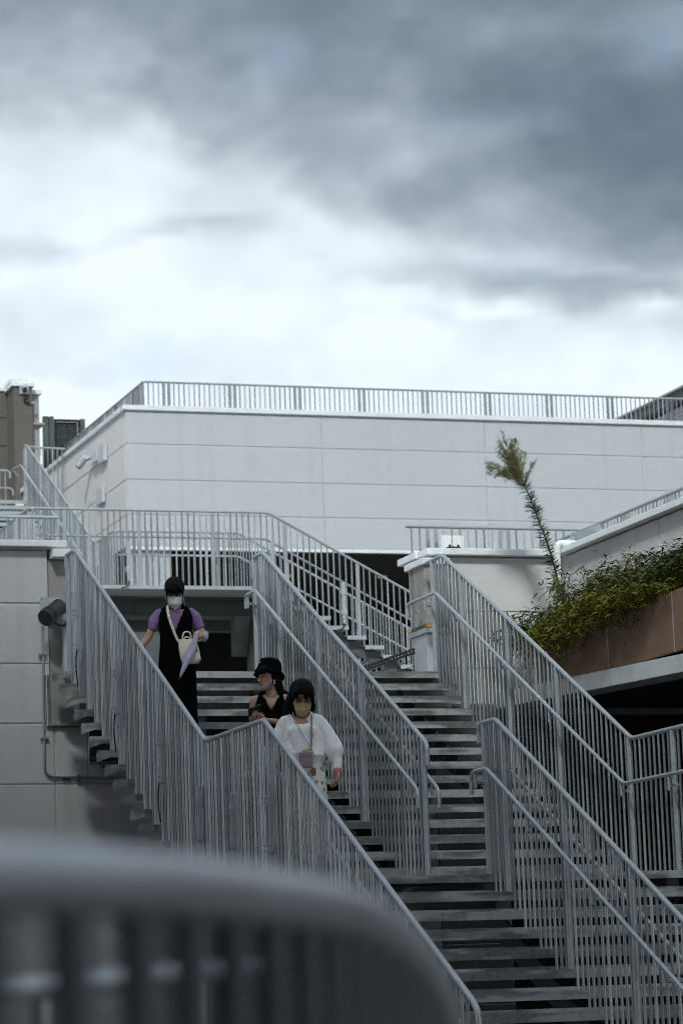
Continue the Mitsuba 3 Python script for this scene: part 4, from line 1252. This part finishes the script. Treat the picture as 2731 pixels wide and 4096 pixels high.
add('hair', blend(cap_hair(hc, HM, HS, [(-.055, .085, -.058, .050, .024), (-.03, .09, -.050, .026, .016), (.020, .09, .012, .018, .018), (.032, .09, .030, .016, .018), (.055, .088, .062, .035, .024), (-.066, .07, -.074, -.005, .016), (.066, .07, .078, -.02, .016)], grow=1.03)
                  + [((q(-.06, .05, .0), .050), ((-.115, .05, 1.34), .048), ((-.135, .03, 1.26), .026)), ((q(.06, .05, -.02), .035), ((.083, .03, 1.36), .028), ((.09, .02, 1.315), .014)), ((q(0, .06, 0), .06), ((-.02, .07, 1.33), .06))], .009, 6), HAIRB)
add('loose_hair', cat(strands([q(-.05, -.08, .055), q(-.02, -.09, .05), q(.02, -.09, .05), q(.055, -.08, .055)], 46, .085, (.012, .005, .004), (0, -.12, -1), 13),
                      strands([q(-.085, .02, .0), q(-.08, .05, -.02), (-.12, .05, 1.32), (-.14, .03, 1.27)], 80, .13, (.016, .014, .006), (-.18, -.1, -1), 14, .002),
                      strands([q(.08, .02, .0), q(.085, .03, -.04)], 34, .12, (.010, .010, .006), (.12, -.1, -1), 15, .002)), HAIRB)
marks(k, go, hc, HM, lips=False, s=HS)
add('mask', blend([((q(.056, -.048, -.030), .010), (q(0, -.104, -.024), .009), (q(.050, -.056, -.075), .011), (q(0, -.112, -.066), .012), (q(0, -.080, -.118), .010), (q(.030, -.062, -.105), .011)),
                   ((q(-.056, -.048, -.030), .010), (q(0, -.104, -.024), .009), (q(-.050, -.056, -.075), .011), (q(0, -.112, -.066), .012), (q(0, -.080, -.118), .010), (q(-.030, -.062, -.105), .011))], .008, 3), MASKB)
add('mask_seam', tube([q(0, -.1145, -.026), q(0, -.1255, -.066), q(0, -.091, -.122)], .0018, 5), MASKB)
bm_ = blend([(((-.105, .015, 1.235), .060), ((.105, .015, 1.245), .060), ((-.075, 0, .96), (.105, .120, .04)), ((.075, 0, .96), (.105, .120, .04))),
             (((-.05, -.045, 1.14), (.085, .075, .07)), ((.05, -.045, 1.14), (.085, .075, .07)), ((0, -.03, .97), (.12, .11, .04))),
             (((-.07, -.01, .965), (.10, .115, .04)), ((.08, -.01, .95), (.10, .115, .04)), ((0, 0, .885), (.135, .105, .02))),
             (((-.06, .02, 1.275), .045), ((.06, .02, 1.28), .045), ((-.13, .015, 1.225), .055), ((.13, .015, 1.235), .055)),
             (((.135, .015, 1.235), .058), ((.205, .025, 1.10), .070)), (((.205, .025, 1.10), .070), ((.258, .01, .985), .082)), (((.258, .01, .985), .082), ((.274, -.012, .915), .052)),
             (((-.135, .015, 1.225), .058), ((-.205, .025, 1.09), .070)), (((-.205, .025, 1.09), .070), ((-.255, .01, .975), .080)), (((-.255, .01, .975), .080), ((-.270, -.02, .90), .048))], .008, 14)
v = bm_.vertices
cut = (v[:, 1] < .03) & (v[:, 2] > 1.15) & ((v[:, 0] + .012) ** 2 / .0068 + (v[:, 2] - 1.335) ** 2 / .0105 < 1)
bm_ = trimesh.Trimesh(v, bm_.faces[~cut[bm_.faces].any(1)], process=False); bm_.remove_unreferenced_vertices()
v = bm_.vertices
pleat = np.sin(v[:, 0] * 62 + 5 * vfbm(v * 5, 2, 3)) * np.clip((1.12 - v[:, 2]) / .25, 0, 1)
bm_.vertices = v + bm_.vertex_normals * (pleat * .007)[:, None]
add('blouse', crumple(bm_, .034, (10, 10, 5), 6), WHITEC)
add('cuff', tube([(.276, -.018, .915), (.278, -.035, .865), (.279, -.047, .825)], [.046, .040, .037], 18), WHITEC, 40)
add('wrist_band', tube([(.2785, -.049, .828), (.2785, -.054, .800)], .034, 16), PINK, 40)
add('watch', cbox(.306, .318, -.064, -.042, .826, .850, .003), FIXT, False)
trousers = blend([(((-.06, .02, .90), .10), ((.06, .02, .90), .10), ((0, .02, .80), (.15, .12, .08))), (((-.085, .02, .80), .095), ((-.09, .02, .45), .088)), (((-.09, .02, .45), .088), ((-.085, .03, .10), .085)), (((.085, .02, .80), .100), ((.10, -.05, .47), .094)), (((.10, -.05, .47), .094), ((.095, -.02, .10), .090))], .016, 10)
add('trousers', crumple(trousers, .016, (9, 9, 4), 4), FLORAL)
wb = thing('small_bag', 'small mauve crossbody bag on the woman in white, with gold fittings', 'bag')
onto(go, wb, 'body', cbox(-.035, .075, -.185, -.150, .835, .955, .01), MAUVE)
onto(go, wb, 'flap', cbox(-.038, .078, -.190, -.148, .925, .962, .006), MAUVE)
onto(go, wb, 'fittings', cat(ball((.045, -.185, .985), (.020, .012, .010), 1), ball((.012, -.185, .972), (.022, .010, .008), 1)), GOLD, True)
onto(go, wb, 'strap', tube([(.082, .03, 1.31), (.080, -.085, 1.25), (.075, -.150, 1.14), (.070, -.178, 1.05), (.060, -.180, .975)], .0085, 8), MAUVE, True)
onto(go, wb, 'strap_buckle', cbox(.064, .086, -.180, -.168, 1.085, 1.125, .003), MAUVE)
onto(go, wb, 'tag', cbox(.060, .10, -.17, -.150, .77, .835, .004), BROWN)
bd = thing('bead_cord', 'thin beaded cord worn diagonally over the white blouse', 'cord')
ptsb = fillet([(-.075, .02, 1.325), (-.062, -.09, 1.255), (-.01, -.162, 1.13), (.05, -.185, 1.02), (.10, -.17, .92)], .08, 8)
onto(go, bd, 'cord', tube(ptsb, .0036, 6), CORD, True)

# ------------------------------------------------------------------ plants
LEAFY = mat('leaf_yellow', two(principled(speck((0.150, 0.142, 0.012), 0.5, 11), 0.6, spec=0.25)))
LEAFD = mat('leaf_dark', two(principled(speck((0.045, 0.058, 0.012), 0.5, 9), 0.55, spec=0.3)))
LEAFM = mat('leaf_mid', two(principled(speck((0.090, 0.096, 0.012), 0.5, 9), 0.6, spec=0.25)))
STEM = mat('stem', two(principled((0.06, 0.045, 0.022), 0.8)))
SEED = mat('seed_head', two(principled(speck((0.21, 0.195, 0.095), 0.4, 25), 0.9)))
WEEDL = mat('weed_leaf', two(principled(speck((0.052, 0.068, 0.026), 0.4, 20), 0.7)))


def leaves(base, direction, length, width, droop, rng):
    """Many lance-shaped leaves: arrays of n; each is a folded, drooping blade of six triangles."""
    n = len(base)
    d = direction / np.linalg.norm(direction, axis=1, keepdims=True)
    side = np.cross(d, rng.normal(size=(n, 3)) * .5 + np.array((0, 0, 1.0)))
    side /= np.linalg.norm(side, axis=1, keepdims=True) + 1e-9
    up = np.cross(side, d)
    L, W = length[:, None], width[:, None]
    g = np.array((0, 0, -1.0)) * droop[:, None]
    p0 = base
    p1 = base + d * L * .35 + g * L * .10
    p2 = base + d * L * .70 + g * L * .36
    p3 = base + d * L * .97 + g * L * .75
    v = np.stack([p0, p1 + side * W * .5, p1 - side * W * .5, p1 - up * W * .12, p2 + side * W * .38, p2 - side * W * .38, p2 - up * W * .1, p3], 1)
    f0 = np.array([(0, 1, 3), (0, 3, 2), (1, 4, 6), (1, 6, 3), (3, 6, 5), (3, 5, 2), (4, 7, 6), (6, 7, 5)])
    f = (f0[None] + (np.arange(n) * 8)[:, None, None]).reshape(-1, 3)
    return trimesh.Trimesh(v.reshape(-1, 3), f, process=False)


def bamboo(label, centre, n_canes, h, spread, lean, seed, mats, hang=0.0, grp='bamboo-like shrubs in the planter', per=60, ls=1.0):
    """A shrub of thin canes carrying sprays of narrow leaves."""
    rng = np.random.default_rng(seed)
    k = thing('bamboo_shrub', label, 'shrub', grp)
    canes = []
    lv = {m: ([], [], [], [], []) for m in mats}
    for c in range(n_canes):
        b = np.array(centre) + np.array((rng.uniform(-.28, .28) * spread[0], rng.uniform(-.5, .5) * spread[1], 0))
        ang = rng.uniform(0, 2 * math.pi)
        out = np.array((math.cos(ang), math.sin(ang), 0)) * rng.uniform(.05, .30) + np.array((lean[0], lean[1], 0)) * rng.uniform(.3, 1.2)
        hh = h * rng.uniform(.55, 1.08)
        t = np.linspace(0, 1, 7)
        path = b + np.outer(t ** 1.7, out) * 1.0 + np.outer(t, np.array((0, 0, hh))) - np.outer(t ** 3.5, np.array((0, 0, hang * rng.uniform(.4, 1.1))))
        canes.append(tube(path, np.linspace(.0035, .0014, 7), 4, caps=False))
        m = mats[rng.integers(len(mats))]
        for i in range(per):
            u = rng.uniform(.28, 1.0) ** .8
            p = np.array([np.interp(u, t, path[:, j]) for j in range(3)])
            p = p + rng.normal(size=3) * np.array((.050, .055, .030))
            az_ = rng.uniform(0, 2 * math.pi)
            d = np.array((math.cos(az_), math.sin(az_), rng.uniform(-.35, .75))) + out * .9
            A = lv[m]
            A[0].append(p); A[1].append(d); A[2].append(rng.uniform(.065, .125) * ls); A[3].append(rng.uniform(.011, .018) * ls); A[4].append(rng.uniform(.2, .9))
    part(k, 'cane', cat(*canes), STEM, kind='stuff')
    for m in mats:
        A = lv[m]
        if A[0]:
            part(k, 'foliage', leaves(np.array(A[0]), np.array(A[1]), np.array(A[2]), np.array(A[3]), np.array(A[4]), rng), m, kind='stuff')
    return k


bam = 'bamboo-like shrubs in the planter'
bamboo('small dark shrub at the left end of the planter, left of the tall weed', (11.42, 28.15, 5.02), 26, .62, (.5, .45), (-.10, .0), 1, (LEAFD, LEAFD, LEAFM), .10)
bamboo('dark shrub at the foot of the tall weed', (11.55, 27.62, 5.15), 24, .52, (.8, .7), (-.05, 0), 2, (LEAFM, LEAFD), .12)
bamboo('shrub with pale sprays just right of the tall weed', (11.58, 27.05, 5.19), 30, .66, (.9, .8), (0, 0), 3, (LEAFM, LEAFD, LEAFM), .10)
bamboo('mid green shrub in the middle of the planter', (11.58, 26.40, 5.19), 34, .68, (.9, .8), (0, 0), 4, (LEAFM, LEAFD), .10)
bamboo('dense dark shrub against the side wall, right of the middle', (11.62, 25.75, 5.19), 38, .66, (.9, .9), (-.03, 0), 5, (LEAFD, LEAFM), .10)
bamboo('tall dark shrub at the right edge of the picture', (11.60, 24.95, 5.19), 44, .55, (.9, 1.0), (-.04, 0), 6, (LEAFD, LEAFD, LEAFM), .12)
bamboo('dark shrub beyond the right edge of the picture', (11.60, 23.9, 5.19), 40, .50, (.9, 1.0), (-.04, 0), 16, (LEAFD, LEAFD), .12)
# yellow-green growth that spills over the planter's front
for i, (y, n, h_, hg, lab) in enumerate(((27.30, 30, .30, .48, 'yellow green creeper hanging over the left end of the planter front'), (26.75, 46, .36, .52, 'yellow green creeper trailing lowest down the planter front'), (26.15, 46, .38, .46, 'bright yellow green creeper over the middle of the planter edge'),
                                     (25.55, 42, .36, .40, 'yellow green creeper over the planter edge, second from right'), (24.95, 30, .32, .32, 'thin yellow green creeper at the right end of the planter edge'))):
    bamboo(lab, (11.30, y, 5.20), n, h_, (.45, .75), (-.20, -.02), 30 + i, (LEAFY, LEAFY, LEAFM), hg, 'yellow green creepers spilling over the planter', 40, 1.0)

# the tall weed
tw = thing('tall_weed', 'tall leaning weed with a feathery seed head rising above the planter', 'plant')
wp = np.array([(11.640, 27.9, 5.15), (11.638, 27.9, 5.411), (11.567, 27.9, 5.864), (11.454, 27.9, 6.293), (11.336, 27.9, 6.621), (11.269, 27.9, 6.798), (11.17, 27.9, 6.98), (11.075, 27.9, 7.16), (10.993, 27.9, 7.314)])
ws = np.r_[0, np.cumsum(np.linalg.norm(np.diff(wp, axis=0), axis=1))]
wspl = CubicSpline(ws, wp)
u = np.linspace(0, ws[-1], 50)
part(tw, 'stem', tube(wspl(u), np.interp(u, [0, ws[-1] * .7, ws[-1]], [.012, .008, .002]), 7), WEEDL, smooth=True)
rng = np.random.default_rng(77)
nl = 1000
uu = np.sort(rng.uniform(.12, ws[5] + .06, nl))
B = wspl(uu); Tn = wspl(uu, 1); Tn /= np.linalg.norm(Tn, axis=1, keepdims=True)
ph_ = rng.uniform(0, 2 * math.pi, nl)
e1 = np.cross(Tn, (0, 1.0, 0)); e1 /= np.linalg.norm(e1, axis=1, keepdims=True); e2 = np.cross(Tn, e1)
D = e1 * np.cos(ph_)[:, None] + e2 * np.sin(ph_)[:, None] + Tn * rng.uniform(.15, .7, nl)[:, None]
lower = uu < .75
part(tw, 'foliage', leaves(B[~lower], D[~lower], rng.uniform(.065, .125, (~lower).sum()), rng.uniform(.008, .012, (~lower).sum()), rng.uniform(.1, .5, (~lower).sum()), rng), WEEDL, kind='stuff')
part(tw, 'withered_foliage', leaves(B[lower], D[lower] - np.array((0, 0, .9)), rng.uniform(.07, .14, lower.sum()), rng.uniform(.006, .010, lower.sum()), rng.uniform(.4, 1.0, lower.sum()), rng), LEAFY, kind='stuff')
# the seed head: branches fanning from the top of the stem, each set with many tiny florets
twigs, FB_, FD_ = [], [], []
ends = [((10.881, 6.93), .45), ((10.900, 7.00), .52), ((10.935, 7.06), .62), ((10.95, 7.13), .70), ((10.975, 7.22), .82), ((10.990, 7.32), .95), ((11.06, 7.27), .85), ((11.12, 7.25), .75), ((11.19, 7.27), .68), ((11.245, 7.245), .58), ((11.30, 7.20), .45), ((11.349, 7.165), .40), ((11.345, 7.06), .3), ((10.93, 6.905), .25), ((11.04, 6.955), .3), ((11.15, 7.19), .7), ((11.02, 7.17), .75)]
for i in range(9):                                    # finer side branches between the main ones
    (e0_, u0_), (e1_, u1_) = ends[rng.integers(17)], ends[rng.integers(17)]
    w_ = rng.uniform(.2, .8)
    ends.append(((e0_[0] * w_ + e1_[0] * (1 - w_), (e0_[1] * w_ + e1_[1] * (1 - w_)) + rng.uniform(-.02, .04)), u0_ * w_ + u1_ * (1 - w_)))
for (ex, ez_), uf in ends:
    s0 = ws[5] + (ws[-1] - ws[5]) * (uf * .62 - .20)
    p0 = wspl(s0); p3 = np.array((ex, 27.9 + rng.uniform(-.16, .16), ez_))
    ax = (wspl(s0, 1)); ax /= np.linalg.norm(ax)
    ln = np.linalg.norm(p3 - p0)
    t = np.linspace(0, 1, 9)[:, None]
    ctrl = p0 + ax * ln * .35
    pth = (1 - t) ** 2 * p0 + 2 * t * (1 - t) * ctrl + t * t * p3
    twigs.append(tube(pth, np.linspace(.0026, .0010, 9), 4, caps=False))
    for i in range(int(14 + ln * 74)):
        u_ = rng.uniform(.16, 1.0)
        b0 = np.array([np.interp(u_, t[:, 0], pth[:, j]) for j in range(3)])
        dd = (p3 - p0) / ln * .9 + rng.normal(size=3) * .5
        dd /= np.linalg.norm(dd)
        l2 = rng.uniform(.025, .06) * (1.15 - .5 * u_)
        b1 = b0 + dd * l2
        twigs.append(tube([b0, b1], .0010, 3, caps=False))
        for j in range(9):
            FB_.append(b0 + (b1 - b0) * rng.uniform(.25, 1.1) + rng.normal(size=3) * .007); FD_.append(dd + rng.normal(size=3) * .7)
part(tw, 'twig', cat(*twigs), WEEDL, kind='stuff')
nf = len(FB_)
part(tw, 'seed_head', leaves(np.array(FB_), np.array(FD_), rng.uniform(.012, .022, nf), rng.uniform(.006, .010, nf), rng.uniform(0, .3, nf), rng), SEED, kind='stuff')
